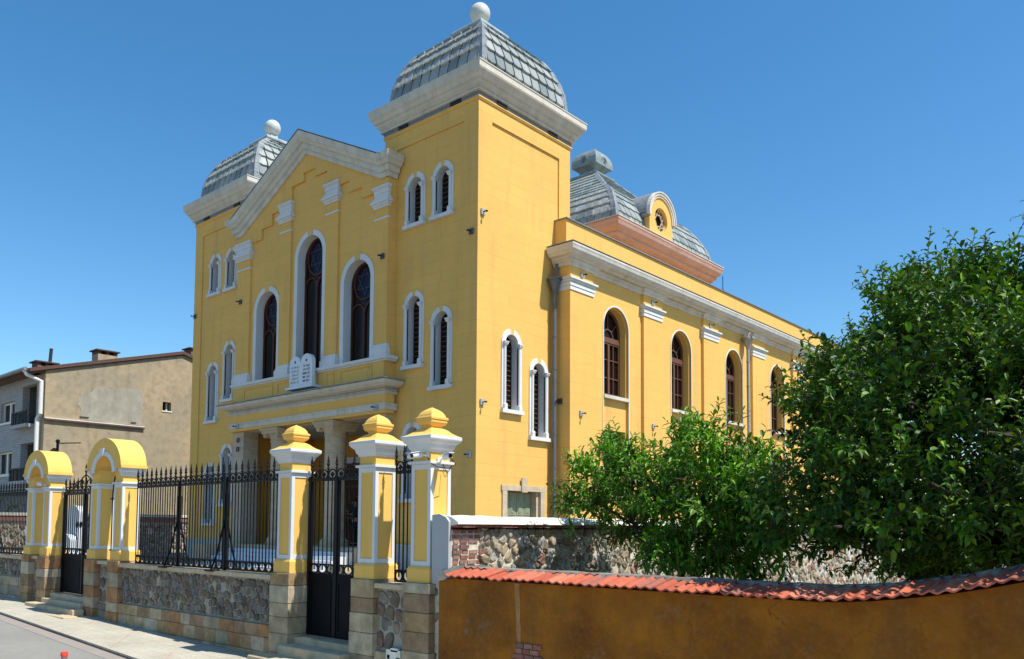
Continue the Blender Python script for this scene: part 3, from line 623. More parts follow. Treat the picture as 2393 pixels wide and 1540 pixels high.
NC=[(-.3,0),(.06,0),(.09,.05),(.09,.12),(.16,.15),(.22,.22),(.24,.27),(.33,.30),(.36,.36),(.41,.42),(.43,.50),(.45,.55),(.45,.60),(-.3,.62)]
path=[(-17.15,ny0,10.5),(PX_,ny0,10.5)]
for a,b in pil:
    if a>22: path.append((NX,a,10.5)); path.append((PX_,a,10.5))
    if b<50: path+= [(PX_,b,10.5),(NX,b,10.5)]
path+=[(PX_,ny1,10.5)]
q=MB(); q.sweep(path,(0,0,1),[(-.3,0),(.04,0),(.07,.05),(.07,.10),(.12,.13),(.17,.19),(-.3,.20)]); q.sweep([(-17.15,ny0,10.5),(PX_,ny0,10.5),(PX_,ny1,10.5)],(0,0,1),[(-.3,.201),(.17,.201),(.20,.27),(.33,.30),(.36,.36),(.41,.42),(.43,.50),(.45,.55),(.45,.60),(-.3,.62)]); CN=q.build('cornice','side_cornice',SY)
q=MB(); q.sweep([(-17.15,ny0,11.125),(PX_,ny0,11.125),(PX_,ny1,11.125)],(0,0,1),[(-.3,0),(.46,0),(.47,.02),(-.3,.06)]); q.build('flashing','steel_band',CN)
q=MB(); q.box(-17.3,-16.7,ny0+.06,ny1-.1,11.1,12.16); q.box(-34.9,-34.3,ny0+1,ny1-.1,11.1,12.16); q.box(-34.3,-17.3,ny1-.7,ny1-.1,11.1,12.16); q.box(-34.3,-17.3,22.7,23.2,11.1,12.16); q.box(-34.3,-17.3,23.2,ny1-.7,11.1,11.6); PA=q.build('parapet','yellow_plain',SY)
q=MB(); q.box(-17.34,-16.64,ny0+.02,ny1-.06,12.16,12.20); q.build('flashing','steel_band',PA)
# big dome: drum, pink cornice, cloister vault, dormers, finial
dx,dy=-25.8,36.1; hh=4.66
q=MB(); q.sq([(hh-.02,11.5),(hh-.02,15.25)],dx,dy); q.build('drum','orange_drum',SY)
q=MB(); rc=lambda z:[(dx-hh,dy-hh,z),(dx+hh,dy-hh,z),(dx+hh,dy+hh,z),(dx-hh,dy+hh,z)]
q.sweep(rc(15.1),(0,0,1),[(-.3,0),(.04,0),(.06,.08),(.14,.12),(.2,.2),(.2,.3),(.3,.36),(.36,.46),(.40,.52),(.44,.66),(.47,.72),(.47,.82),(-.3,.84)],True); DC=q.build('cornice','pink_cornice',SY)
q=MB(); q.sweep(rc(15.945),(0,0,1),[(-.3,0),(.50,0),(.50,.03),(-.2,.10)],True); q.build('flashing','side_cornice',DC)
pr=[(4.64,16.0),(4.60,16.4),(4.45,16.85),(4.22,17.3),(3.95,17.7),(3.6,18.1),(3.15,18.45),(2.6,18.9),(2.0,19.45),(1.5,19.9),(.85,20.5)]
BD=dome('dome',SY,dx,dy,pr,.46,.50,True)
q=MB(); q.sq([(.6,20.42),(.86,20.47),(.93,20.55),(.93,20.62),(.84,20.68),(.5,20.72),(.5,20.98),(.62,21.1),(.8,21.18),(.8,21.42),(.77,21.6),(.68,21.82),(.54,22.02),(.36,22.14),(.15,22.2)],dx,dy); FN=q.build('finial','finial_lead',BD)
for pl,uc in ((('S',dx+.80),dy),(('F',dy-.80),dx)):
    q=MB(); ringarc(q,pl,uc,21.45,.16,.26,0,PI,-.12,.015,12); star(q,pl,uc,21.42,.09,-.0,.02,.03); q.build('medallion','finial_lead',FN)
for k in ('S','F'):
    pl=(k,dx+4.86) if k=='S' else (k,dy-4.86)
    uc=35.15 if k=='S' else dx
    q=MB(); circ=[(uc+.60*math.cos(2*PI*i/28),16.95+.60*math.sin(2*PI*i/28)) for i in range(28)]
    q.slab(pl,[(uc-1.08,15.98),(uc+1.08,15.98),(uc+1.08,17.05)]+[(uc+1.08*math.cos(PI*i/20),17.05+1.08*math.sin(PI*i/20)) for i in range(1,20)]+[(uc-1.08,17.05)],[circ],.3); DR=q.build('dormer','yellow_plain',SY)
    q=MB(); ringarc(q,pl,uc,17.03,1.0,1.14,R(-4),R(184),-.05,.06,20); ringarc(q,pl,uc,17.03,1.10,1.22,R(-4),R(184),-.05,.10,20); ringarc(q,pl,uc,17.03,1.22,1.28,R(-4),R(184),-.05,.14,20); q.build('arch_moulding','side_cornice',DR)
    q=MB(); ringarc(q,pl,uc,17.03,1.0,1.30,0,PI,-3.2,-.051,20); q.b(pl,uc-1.27,uc-1.0,-2.2,-.051,16.85,17.0); q.b(pl,uc+1.0,uc+1.27,-2.2,-.051,16.85,17.0); q.b(pl,uc-1.08,uc-1.0,-2,-.3,15.98,16.85); q.b(pl,uc+1.0,uc+1.08,-2,-.3,15.98,16.85); q.build('dormer_roof','lead',DR)
    q=MB(); q.b(pl,uc-.65,uc+.65,-.34,-.302,16.3,17.6); q.build('glass','glass_dark',DR)
    q=MB(); star(q,pl,uc,16.95,.57,-.2,-.15,.05)
    rings=[]
    for i in range(29):
        a=2*PI*i/28; rings.append([q.pt(pl,uc+x*math.cos(a),d,16.95+x*math.sin(a)) for x,d in ((.54,-.2),(.60,-.2),(.60,-.14),(.54,-.14))])
    q.loft(rings); q.build('star_grille','limestone',DR)
q=MB(); q.tube([(-20.6,41.0,14.2),(-20.6,41.0,15.45)],.02,5); q.lathe([(.05,14.6),(.07,14.65),(.05,14.7)],-20.6,41.0,8); q.build('lightning_rod','iron',SY)
# drainpipes
def pipe(x,y,mat,ztop,out):
    q=MB(); q.lathe([(.07,.3),(.07,ztop-.35)],x,y,12); z=1.5
    while z<ztop-.6: q.lathe([(.085,z),(.085,z+.06)],x,y,12); z+=1.1
    DP=q.build('drainpipe',mat,SY)
    q=MB(); q.lathe([(.08,ztop-.42),(.1,ztop-.35),(.22,ztop-.02),(.25,ztop),(.25,ztop+.08),(.2,ztop+.1)],x,y,14); q.box(x-.3,x+.28,y-.14,y+.14,ztop+.02,ztop+.1); q.tube([(x,y,ztop+.1),(x,y+.02,ztop+.25),(x+.02,y+.1,10.6)],.06,8); q.build('hopper',mat,DP)
pipe(-17.0,21.62,'pipe_dark',10.02,.3); pipe(-16.33,34.9,'pipe_light',10.25,.1)

# --- wall floodlights: one built, the rest copied ---
def flood0(mat):
    e=empty('wall_floodlight',(0,0,0),'x','floodlight','small box floodlights fixed to the walls of the yellow building')
    q=MB(); q.box(-.085,.085,-.045,0,-.09,.09); q.build('housing',mat,e)
    q=MB(); q.box(-.02,.02,-.15,-.046,-.015,.008); q.box(-.035,.035,-.20,-.15,-.028,.014); q.build('arm','dark_iron',e)
    return e
FG=flood0('grey_box'); FD=flood0('dark_box')
FL_=[(FD,-17.39,17.99,10.80,0,'dark box floodlight on the shaded front of the tall right tower near its corner'),
 (FD,-34.30,17.99,10.91,0,'dark box floodlight at the outer corner of the left tower'),
 (FD,-21.20,17.66,10.75,0,'dark box floodlight between the right arched window and the right tower'),
 (FD,-30.02,17.66,10.74,0,'dark box floodlight on the pilaster left of the left arched window'),
 (FG,-29.72,17.48,5.64,0,'grey box floodlight on the left end of the white porch beam'),
 (FG,-21.20,17.48,5.64,0,'grey box floodlight on the right end of the white porch beam'),
 (FG,-17.14,18.2,11.41,1,'grey box floodlight high on the sunlit side of the near tower'),
 (FG,-17.14,18.23,5.52,1,'grey box floodlight on the near tower side, just left of its slit windows'),
 (FG,-17.42,17.99,3.92,0,'grey box floodlight low on the near tower front, just right of the last gate pillar'),
 (FD,-17.0+.12,21.79,5.94,0,'dark box floodlight beside the dark drainpipe in the corner of tower and nave'),
 (FG,-16.47,22.4,5.56,1,'grey box floodlight on the first nave pilaster, right of the dark drainpipe'),
 (FG,-16.47,27.0,5.56,1,'grey box floodlight on the nave pilaster between the first and second tall windows, low'),
 (FG,-16.59,36.9,5.5,1,'small grey box floodlight low on the nave right of the pale drainpipe'),
 (FG,-16.47,22.45,10.3,1,'grey box floodlight under the nave cornice above the first white capital'),
 (FG,-16.47,27.0,10.3,1,'grey box floodlight under the nave cornice above the second white capital'),
 (FG,-16.47,31.6,10.3,1,'grey box floodlight under the nave cornice above the third white capital')]
used=set()
for src,x,y,z,side,lab in FL_:
    o=src if src not in used else copy_tree(src)
    used.add(src); o.location=(x,y,z); o.rotation_euler=(0,0,R(90) if side else 0); o['label']=lab

# ---------------- street fence ----------------
YF=6.5
def stones_poly(u0,u1,v0,v1,size,rg,sq_=.75):
    nu=max(2,int((u1-u0)/size)); nv=max(2,int((v1-v0)/(size*sq_))); P=[]
    for i in range(-1,nu+2):
        for j in range(-1,nv+2):
            P.append((u0+(i+.5+.5*(j%2)-.25+rg.uniform(-.36,.36))*(u1-u0)/nu,v0+(j+.5+rg.uniform(-.36,.36))*(v1-v0)/nv))
    out=[]
    for a,p in enumerate(P):
        if not(u0-size*.2<p[0]<u1+size*.2 and v0-size*.2<p[1]<v1+size*.2): continue
        poly=[(u0,v0),(u1,v0),(u1,v1),(u0,v1)]
        for q in P:
            if q is p or abs(q[0]-p[0])>size*3 or abs(q[1]-p[1])>size*3: continue
            mx,my=(p[0]+q[0])/2,(p[1]+q[1])/2; nx,ny=q[0]-p[0],q[1]-p[1]; res=[]
            for i in range(len(poly)):
                c,d=poly[i],poly[(i+1)%len(poly)]; dc=(c[0]-mx)*nx+(c[1]-my)*ny; dd=(d[0]-mx)*nx+(d[1]-my)*ny
                if dc<=0: res.append(c)
                if dc*dd<0: t=dc/(dc-dd); res.append((c[0]+(d[0]-c[0])*t,c[1]+(d[1]-c[1])*t))
            poly=res
            if len(poly)<3: break
        if len(poly)<3: continue
        out.append(poly)
    return out
def rubble(mb,plane,u0,u1,v0,v1,size,rg,gap=.16,out=.03,sq_=.75,it=2):
    for poly in stones_poly(u0,u1,v0,v1,size,rg,sq_):
        cx=sum(p[0] for p in poly)/len(poly); cy=sum(p[1] for p in poly)/len(poly)
        if rg.random()<.04: continue
        pts=poly
        for _ in range(it):
            n=[]
            for i in range(len(pts)):
                a,b=pts[i],pts[(i+1)%len(pts)]
                n+=[(a[0]*.75+b[0]*.25,a[1]*.75+b[1]*.25),(a[0]*.25+b[0]*.75,a[1]*.25+b[1]*.75)]
            pts=n
        pts=[(p[0]+rg.uniform(-.03,.03)*size*(3-it),p[1]+rg.uniform(-.03,.03)*size*(3-it)) for p in pts]
        g=1-gap*rg.uniform(.7,1.6); o=out*rg.uniform(.5,1.5); tx,ty=rg.uniform(-.25,.25),rg.uniform(-.25,.25); rings=[]
        for k,d in ((g,-.01),(g*.96,o*.55),(g*.80,o),(g*.35,o*1.1)):
            rings.append([mb.pt(plane,cx+(p[0]-cx)*k,d+(tx*(p[0]-cx)+ty*(p[1]-cy))*(1 if d>0 else 0)*.5,cy+(p[1]-cy)*k) for p in pts])
        mb.loft(rings)
def ashlar(mb,x0,x1,y0,y1,z0,z1,rg,hmin=.17,hmax=.27,split=0):
    z=z0
    while z<z1-.01:
        h=min(rg.uniform(hmin,hmax),z1-z)
        if z1-(z+h)<.08: h=z1-z
        xs=[x0,x1] if not split else [x0]
        if split:
            x=x0
            while x<x1-.01:
                w=rg.uniform(split*.7,split*1.4); 
                if x1-(x+w)<split*.4: w=x1-x
                x+=w; xs.append(x)
        for a,b in zip(xs,xs[1:]):
            j=rg.uniform(0,.012); k=.002; c=.007
            X0,X1,Y0,Y1,Z0,Z1=a+k-(j if not split else 0),b-k+(j if not split else 0),y0-j,y1+(j if not split else 0),z+k,z+h-k
            mb.loft([[(X0+c,Y0+c,Z0),(X1-c,Y0+c,Z0),(X1-c,Y1-c,Z0),(X0+c,Y1-c,Z0)],[(X0,Y0,Z0+c),(X1,Y0,Z0+c),(X1,Y1,Z0+c),(X0,Y1,Z0+c)],[(X0,Y0,Z1-c),(X1,Y0,Z1-c),(X1,Y1,Z1-c),(X0,Y1,Z1-c)],[(X0+c,Y0+c,Z1),(X1-c,Y0+c,Z1),(X1-c,Y1-c,Z1),(X0+c,Y1-c,Z1)]])
        z+=h
HB=.215  # half width of the stone base
def post_shaft(par,cx,cy,ztop=2.46,h=.162):
    q=MB(); q.sq([(.19,1.102),(.19,1.255),(.175,1.285),(h-.012,1.285),(h-.012,ztop-.0)],cx,cy); sh=q.build('shaft','yellow_pier',par)
    q=MB(); w=.05
    for sx in (-1,1):
        for sy in (-1,1):
            X,Y=cx+sx*h,cy+sy*h; q.box(min(X,X-sx*w),max(X,X-sx*w),min(Y,Y-sy*w),max(Y,Y-sy*w),1.286,ztop)
    for z0,z1 in ((1.287,1.345),(ztop-.06,ztop-.001)):
        for s_ in (-1,1):
            q.box(cx-h+w+.001,cx+h-w-.001,cy+s_*h-(.0 if s_<0 else .02),cy+s_*h+(.02 if s_<0 else 0),z0,z1)
            q.box(cx+s_*h-(.0 if s_<0 else .02),cx+s_*h+(.02 if s_<0 else 0),cy-h+w+.001,cy+h-w-.001,z0,z1)
    q.sq([(h+.001,ztop+.001),(h+.03,ztop+.006),(h+.03,ztop+.035),(h-.01,ztop+.04)],cx,cy); q.build('frame_moulding','white_paint',par)
def base(par,cx,cy,rg):
    q=MB(); ashlar(q,cx-HB,cx+HB,cy-HB,cy+HB,gz(cx)-.1,1.1,rg); q.build('stone_base','ashlar',par)
def pier(cx,lab,rg):
    cy=YF-.05+HB; e=empty('gate_pier',(cx,cy,gz(cx)),lab,'gate pier','yellow gate piers topped with pointed caps'); base(e,cx,cy,rg); post_shaft(e,cx,cy)
    q=MB(); q.sq([(.15,2.5),(.15,2.615)],cx,cy); q.build('neck','yellow_pier',e)
    q=MB(); q.sq([(.165,2.60),(.17,2.625),(.19,2.65),(.20,2.69),(.225,2.71),(.245,2.735),(.252,2.75),(.252,2.785),(.24,2.79)],cx,cy); q.build('cap_moulding','white_paint',e)
    q=MB(); q.sq([(.245,2.788),(.20,2.81),(.165,2.835),(.135,2.865),(.10,2.885),(.085,2.89),(.085,2.91),(.115,2.93),(.128,2.955),(.128,2.985),(.138,2.99),(.138,3.012),(.118,3.02),(.108,3.05),(.085,3.085),(.045,3.115),(.004,3.138)],cx,cy); q.build('pointed_cap','yellow_pier',e)
    return e
rg=random.Random(11)
pier(-9.80,'yellow pointed-cap pier left of the black street gate, ending the long iron fence',rg)
pier(-8.04,'yellow pointed-cap pier standing right of the black street gate',rg)
pier(-7.065,'yellow pointed-cap pier carrying three white security cameras, beside the rubble wall',rg)
def arched(xl,xr,lab,rg):
    cy=YF-.05+HB; cx=(xl+xr)/2; e=empty('arched_gate_pier',(cx,cy,gz(cx)),lab,'gate pier','yellow twin piers under a barrel arch at the left gate')
    for x in (xl,xr):
        base(e,x,cy,rg); post_shaft(e,x,cy)
        q=MB(); q.sq([(.15,2.5),(.15,2.741)],x,cy); q.build('neck','yellow_pier',e)
        so2=-1 if x==xl else 1; q=MB()
        for z0,z1,p in ((2.60,2.64,.02),(2.64,2.68,.04),(2.68,2.741,.07)): a_=x+so2*.10; b_=x+so2*(.15+p); q.box(min(a_,b_),max(a_,b_),cy-.15-p,cy+.15+p,z0,z1)
        q.build('impost','white_paint',e)
    q=MB(); ro=(xr-xl)/2+.225; zc=2.742; ri=(xr-xl)/2-.10; y0,y1=cy-.23,cy+.23
    rings=[]
    for i in range(25):
        a=PI*i/24; c,s_=math.cos(a),math.sin(a); k=.78
        rings.append([(cx+r*c,y_,zc+r*s_*k) for r,y_ in ((ri,y0),(ro,y0),(ro,y1),(ri,y1))])
    q.loft(rings); q.box(cx-ro-.03,cx-ro+.1,y0-.01,y1+.01,zc,zc+.05); q.box(cx+ro-.1,cx+ro+.03,y0-.01,y1+.01,zc,zc+.05); q.build('barrel_arch','yellow_pier',e)
    q=MB(); rings=[]
    for i in range(25):
        a=PI*i/24; c,s_=math.cos(a),math.sin(a); rings.append([(cx+r*c,y_,zc-.06+r*s_*k) for r,y_ in ((ri-.01,y0-.012),(ri+.10,y0-.012),(ri+.10,y0+.01),(ri-.01,y0+.01))])
    q.loft(rings); q.prism([(cx-.05,y0-.045,zc+ri*.62),(cx+.05,y0-.045,zc+ri*.62),(cx+.08,y0-.045,zc+ri*.95),(cx-.08,y0-.045,zc+ri*.95)],(0,.05,0)); q.build('archivolt','white_paint',e)
    q=MB(); q.box(xl+HB,xr-HB,cy-.10,cy+.12,gz(cx)-.1,1.02); m=q.build('infill_wall','mortar',e)
    q=MB(); rubble(q,('F',cy-.10),xl+HB,xr-HB,.32,.98,.17,rg,.14,.02,1.2); ashlar(q,xl+HB,xr-HB,cy-.13,cy-.1,gz(cx)-.05,.3,rg,.15,.2); q.build('stones','rubble_stone',m)
    q=MB(); q.box(xl+HB-.02,xr-HB+.02,cy-.17,cy+.17,1.02,1.08); q.build('coping','step_stone',m)
    q=MB() # wall behind the arch niche
    g=empty('iron_grille',(cx,cy,1.08),'tall black iron grille with curling tops inside the '+('right' if xr>-16 else 'left')+' arched pier','grille','small iron grilles between gate piers')
    for i in range(3):
        x=cx-.1+.1*i; q=MB(); q.tube([(x,cy,1.09),(x,cy,2.3+.1*i),(x+.04,cy,2.52+.06*i),(x+.12,cy-.02,2.62+.05*i),(x+.17,cy-.02,2.55+.05*i)],.011,5); q.build('bar','dark_iron',g)
    q=MB(); q.box(cx-.16,cx+.19,cy-.012,cy+.012,2.2,2.225); q.box(cx-.16,cx+.19,cy-.012,cy+.012,1.26,1.285)
    for i in range(1): q.loft([[(cx+.07*math.cos(2*PI*k/14)*r_,cy+d,1.17+.085*math.sin(2*PI*k/14)*r_) for k in range(14)] for r_,d in ((1,-.01),(1.2,-.01),(1.2,.01),(1,.01),(1,-.01))],True,False)
    q.build('rail','dark_iron',g)
arched(-15.965,-14.97,'right-hand yellow arched double pier, between the left gate and the long iron fence',rg)
arched(-19.175,-18.28,'left-hand yellow arched double pier at the left gate, in front of the grey brick house',rg)

def fence_base(x0,x1,lab,rg,sz=.112):
    yf=YF+.03; e=empty('stone_base_wall',((x0+x1)/2,yf+.2,gz((x0+x1)/2)),lab,'low wall','low rubble walls carrying the iron fence')
    q=MB(); q.box(x0,x1,yf,yf+.33,-.4,1.0); m=q.build('core','mortar',e)
    zb=gz((x0+x1)/2)
    q=MB(); rubble(q,('F',yf),x0+.01,x1-.01,zb+.42,.98,sz,rg,.07,.02,1.0,1); q.build('field_stones','rubble_stone',e)
    q=MB(); ashlar(q,x0,x1,yf-.05,yf-.001,gz(x1)-.12,zb+.40,rg,.17,.22,.36); q.build('footing_blocks','ashlar',e)
    q=MB(); x=x0
    while x<x1-.05:
        w=min(rg.uniform(.7,1.2),x1-x); q.box(x+.004,x+w-.004,yf-.07,yf+.38,1.0+rg.uniform(-.004,.004),1.06+rg.uniform(-.004,.006)); x+=w
    q.build('coping','step_stone',e); return e
fence_base(-14.755,-10.015,'long rubble base wall under the iron fence between the arched pier and the street gate',rg)
fence_base(-24.6,-19.39,'rubble base wall under the fence at the far left edge, beside the left arched pier',rg)
fb=fence_base(-7.825,-7.28,'short rubble base wall with a whitewashed drain hole between the two right gate piers',rg,.17)
q=MB()
for a,b,c,d in ((-7.56,-7.515,-.02,.24),(-7.40,-7.34,-.02,.22),(-7.58,-7.33,.19,.30),(-7.50,-7.38,.28,.32)): q.box(a,b,YF-.045,YF-.01,c,d)
q.build('whitewash_frame','lime_cap',fb); q=MB(); q.box(-7.515,-7.40,YF-.032,YF-.02,-.02,.19); q.build('drain_opening','dark_iron',fb)
# side strip of rough stone between the last pier and the orange wall
def iron(name,x0,x1,zb,zt,n,lab,cat,group,posts=(),struts=True,finial=.2,y=YF+.18,ringh=.13,crown=None,panel=None,spear_skip=()):
    e=empty(name,((x0+x1)/2,y,zb),lab,cat,group); p=(x1-x0)/n; r=.010
    rh=ringh
    # top and bottom rails and ring bands
    q=MB(); q.box(x0,x1,y-.012,y+.012,zt-.02,zt+.005); q.box(x0,x1,y-.012,y+.012,zb+rh,zb+rh+.02); q.box(x0,x1,y-.012,y+.012,zb,zb+.018); q.build('rail','iron',e)
    def ring(q,cx,cz,a,b):
        rings=[]
        for t in range(17):
            an=2*PI*t/16; c_,s_=math.cos(an),math.sin(an); rings.append([(cx+(a+dr)*c_,y+dy_,cz+(b+dr)*s_) for dr,dy_ in ((-.008,-.009),(.008,-.009),(.008,.009),(-.008,.009))])
        q.loft(rings)
    q=MB(); q2=MB()
    for i in range(n):
        cx=x0+(i+.5)*p; ring(q,cx,zt+rh*.5,p/2-.008,rh*.5); ring(q2,cx,zb+rh*.5+.01,p/2-.008,rh*.46)
        # quatrefoil
        for dx_,dz_ in ((-.018,0),(.018,0),(0,.02),(0,-.012)): q.lathe([(.004,0),(.004,0)],0,0,3) if 0 else q.box(cx+dx_-.013,cx+dx_+.013,y-.01,y+.01,zt+rh*.45+dz_-.013,zt+rh*.45+dz_+.013)
        q.box(cx-.006,cx+.006,y-.006,y+.006,zt,zt+rh*.4); q2.box(cx-.007,cx+.007,y-.006,y+.006,zb+rh*.5,zb+rh)
    q.build('ring_band','iron',e); q2.build('ring_band','iron',e)
    # bars with spear heads at ring junctions, plain bars between
    s0=MB(); s0.tube([(0,0,zb),(0,0,zt+rh)],r,6); z=zt+rh
    s0.lathe([(.012,z),(.02,z+.01),(.02,z+.02),(.010,z+.03),(.016,z+.04),(.012,z+.05),(.024,z+.065),(.018,z+.085),(.014,z+.095),(.019,z+.11),(.010,z+.145),(.002,z+finial)],0,0,6)
    b0=MB(); b0.tube([(0,0,zb+rh),(0,0,zt)],r*.9,5)
    so_=s0.build('spear_bar','iron',None,loc=(0,0,0)); bo_=b0.build('plain_bar','iron',None,loc=(0,0,0))
    first=[1,1]
    for i in range(2*n+1):
        x=x0+i*p/2; k=i%2
        if k==0 and (i//2) in spear_skip: k=1
        src=so_ if k==0 else bo_; o=src if first[k] else src.copy()
        if not first[k]: COL.objects.link(o)
        first[k]=0; o.parent=e; o.location=(x-OFF[e].x,0,-OFF[e].z)
    for x in posts:
        q=MB(); q.box(x-.022,x+.022,y-.025,y+.025,zb-.02,zt+rh*.5)
        q.tube([(x,y,zb+.85),(x-.02,y-.12,zb+.25),(x-.02,y-.22,zb-.01)],.016,6); q.tube([(x,y,zb+.85),(x+.02,y+.12,zb+.25),(x+.02,y+.2,zb-.01)],.016,6)
        q.box(x-.10,x+.09,y-.28,y-.14,zb-.015,zb+.012); q.box(x-.016,x+.016,y-.035,y+.035,zb+.8,zb+1.15); q.build('post','iron',e)
    return e
GF='black wrought iron fences and gates with spear tops'
iron('iron_fence',-14.60,-10.0,1.065,2.40,27,'long black spear-topped iron fence between the arched pier and the pointed pier','fence',GF,posts=(-13.09,-11.62))
iron('iron_fence',-24.4,-19.40,1.065,2.36,28,'black spear-topped iron fence at the far left edge of the picture','fence',GF,posts=(-21.8,))
iron('iron_grille',-7.70,-7.27,1.07,2.40,3,'narrow black iron grille between the two right-hand yellow piers','grille','small iron grilles between gate piers')
def gate(x0,x1,zb,zp,zt,mid,lab,n,crown=False):
    y=YF+.27; e=iron('iron_gate',x0,x1,zp,zt,n,lab,'gate',GF,y=y,ringh=.125,spear_skip=())
    q=MB(); q.box(x0,mid-.006,y-.02,y+.02,zb,zp+.01); q.box(mid+.006,x1,y-.02,y+.02,zb,zp+.01); P=q.build('sheet_panel','gate_sheet',e)
    for a,b in ((x0+.06,mid-.07),(mid+.07,x1-.06)):
        q=MB(); q.box(a,b,y-.028,y-.0205,zb+.08,zb+.10); q.box(a,b,y-.028,y-.0205,zp-.1,zp-.08); q.box(a,a+.02,y-.028,y-.0205,zb+.1,zp-.1); q.box(b-.02,b,y-.028,y-.0205,zb+.1,zp-.1); q.build('panel_rim','gate_sheet',P)
    q=MB(); q.box(mid-.035,mid+.035,y-.03,y+.03,zb+.01,zt+.02); q.box(x0-.03,x0+.02,y-.03,y+.03,zb,zt+.04); q.box(x1-.02,x1+.03,y-.03,y+.03,zb,zt+.04); q.box(x0-.06,x1+.04,y-.022,y+.022,zt-.03,zt+.015); q.build('stile','iron',e)
    q=MB(); q.tube([(mid-.09,y-.03,zb+.85),(mid-.09,y-.06,zb+.86),(mid-.03,y-.06,zb+.86)],.01,6); q.build('handle','iron',e)
    if crown:
        q=MB(); w=(x1-x0)/2
        for s_ in (-1,1):
            for k in range(3):
                cx=mid+s_*w*(.2+.28*k); rr=.11-.018*k; pts=[(cx+s_*(-rr)*math.cos(t*.42)*(1-t*.055),y,zt+.10+rr*.6+rr*math.sin(t*.42)*(1-t*.055)) for t in range(16)]; q.tube(pts,.011,5)
            q.tube([(mid+s_*w,y,zt),(mid+s_*w*.75,y,zt+.07),(mid+s_*w*.4,y,zt+.2),(mid+s_*w*.1,y,zt+.33),(mid,y,zt+.36)],.012,5)
        q.tube([(mid,y,zt),(mid,y,zt+.42)],.014,6); q.lathe([(.012,zt+.4),(.03,zt+.42),(.014,zt+.45),(.022,zt+.48),(.002,zt+.58)],mid,y,6); q.build('crest','iron',e)
        for z in (1.72,):
            q=MB()
            for s_ in (-1,1):
                for k in range(2): q.tube([(mid+s_*(.12+.18*k)+.06*math.cos(t*.5)*(1-t*.04),y-.02,z+.08*math.sin(t*.5)*(1-t*.04)) for t in range(16)],.010,5)
            q.build('scrollwork','iron',e)
    return e
gate(-9.56,-8.26,.27,1.09,2.375,-8.98,'black double gate with solid lower panels between two pointed yellow piers',7)
gate(-18.02,-16.22,.37,1.12,2.36,-17.05,'black double gate with scrolled crest between the two arched yellow piers',9,True)
# steps at the gates
def steps(name,lab,parts):
    x=sum(p[0]+p[1] for p in parts)/(2*len(parts)); e=empty(name,(x,6.3,gz(x)),lab,'steps','stone steps at the street gates')
    for p in parts:
        q=MB(); x0,x1,y0,y1,z0,z1=p; c=.012; q.loft([[(x0,y0,z0),(x1,y0,z0),(x1,y1,z0),(x0,y1,z0)],[(x0,y0,z1-c),(x1,y0,z1-c),(x1,y1,z1-c),(x0,y1,z1-c)],[(x0+c,y0+c,z1),(x1-c,y0+c,z1),(x1-c,y1-c,z1),(x0+c,y1-c,z1)]]); q.build('step','step_stone',e)
steps('stone_steps','worn stone steps and threshold below the black street gate',[(-9.58,-8.26,6.55,7.1,-.2,.25),(-9.58,-8.26,6.30,6.545,-.2,.17),(-9.85,-8.0,6.02,6.295,-.25,.045)])
steps('stone_steps','four broad stone steps projecting onto the pavement at the left gate',[(-18.06,-16.18,6.55,7.1,-.1,.36),(-18.06,-16.18,6.40,6.545,-.1,.27),(-18.35,-16.0,6.20,6.395,-.1,.18),(-18.8,-15.75,5.95,6.195,-.1,.085)])
# ---------------- right: rubble boundary wall, orange garden wall ----------------
rg=random.Random(5)
RW=empty('rubble_wall',(-6.75,16,.05),'sunlit rubble stone boundary wall with a rounded white mortar cap, behind the tiled orange wall','wall')
q=MB(); q.box(-6.95,-6.6,6.87,34,-.3,1.70); q.box(-6.868,-6.6,6.541,6.869,-.3,1.70); m=q.build('core','mortar_light',RW)
q=MB(); rubble(q,('S',-6.6),6.98,11.5,.75,1.73,.15,rg,.12,.028,.7,1); rubble(q,('S',-6.6),11.5,20,.25,1.73,.2,rg,.12,.03,.7,1); rubble(q,('S',-6.6),20,33.5,.1,1.73,.3,rg,.12,.03,.7,1); q.build('field_stones','rubble_light',RW)
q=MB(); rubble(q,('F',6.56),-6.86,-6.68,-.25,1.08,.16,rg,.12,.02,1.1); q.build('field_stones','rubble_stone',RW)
q=MB(); q.box(-6.868,-6.65,6.56,6.779,-.3,1.10); q.build('stub','mortar',RW)
q=MB(); z=.80
while z<1.72:
    y=6.55+rg.uniform(0,.02); e=6.80+rg.uniform(0,.28)
    while y<e: w=rg.uniform(.10,.17); q.box(-6.63,-6.588+rg.uniform(-.008,.010),y,y+w-.022,z,z+.040); y+=w
    z+=.058
q.build('quoin_bricks','brick',RW)
q=MB(); y=6.86
for z,o in ((1.735,.085),):
    y=6.55
    while y<20: w=rg.uniform(.07,.13) if z>1.7 else rg.uniform(.14,.22); q.box(-6.7,-6.6+o+rg.uniform(-.006,.006),y,y+w-.01,z,z+.05); y+=w
q.build('corbel_bricks','brick',RW)
q=MB(); rings=[]; n=60
for i in range(n+1):
    y=6.54+(34-6.54)*(i/n)**1.5; dz=-.0035*(y-6.8)+rg.uniform(-.006,.006); w=rg.uniform(-.01,.01)
    rings.append([(-6.99+w,y,1.70),(-6.99+w,y,1.77+dz),(-6.90,y,1.84+dz),(-6.75,y,1.872+dz),(-6.60,y,1.85+dz),(-6.495+w,y,1.79+dz),(-6.49+w,y,1.772)])
q.loft(rings); q.build('mortar_cap','lime_cap',RW)
q=MB(); q.box(-6.866,-6.60,6.50,6.54,1.10,1.80); rings=[[(-6.866,y,1.80),(-6.866,y,1.875),(-6.75,y,1.885),(-6.65,y,1.85),(-6.60,y,1.80)] for y in (6.50,6.54)]; q.loft(rings); q.build('end_post','grey_render',RW)

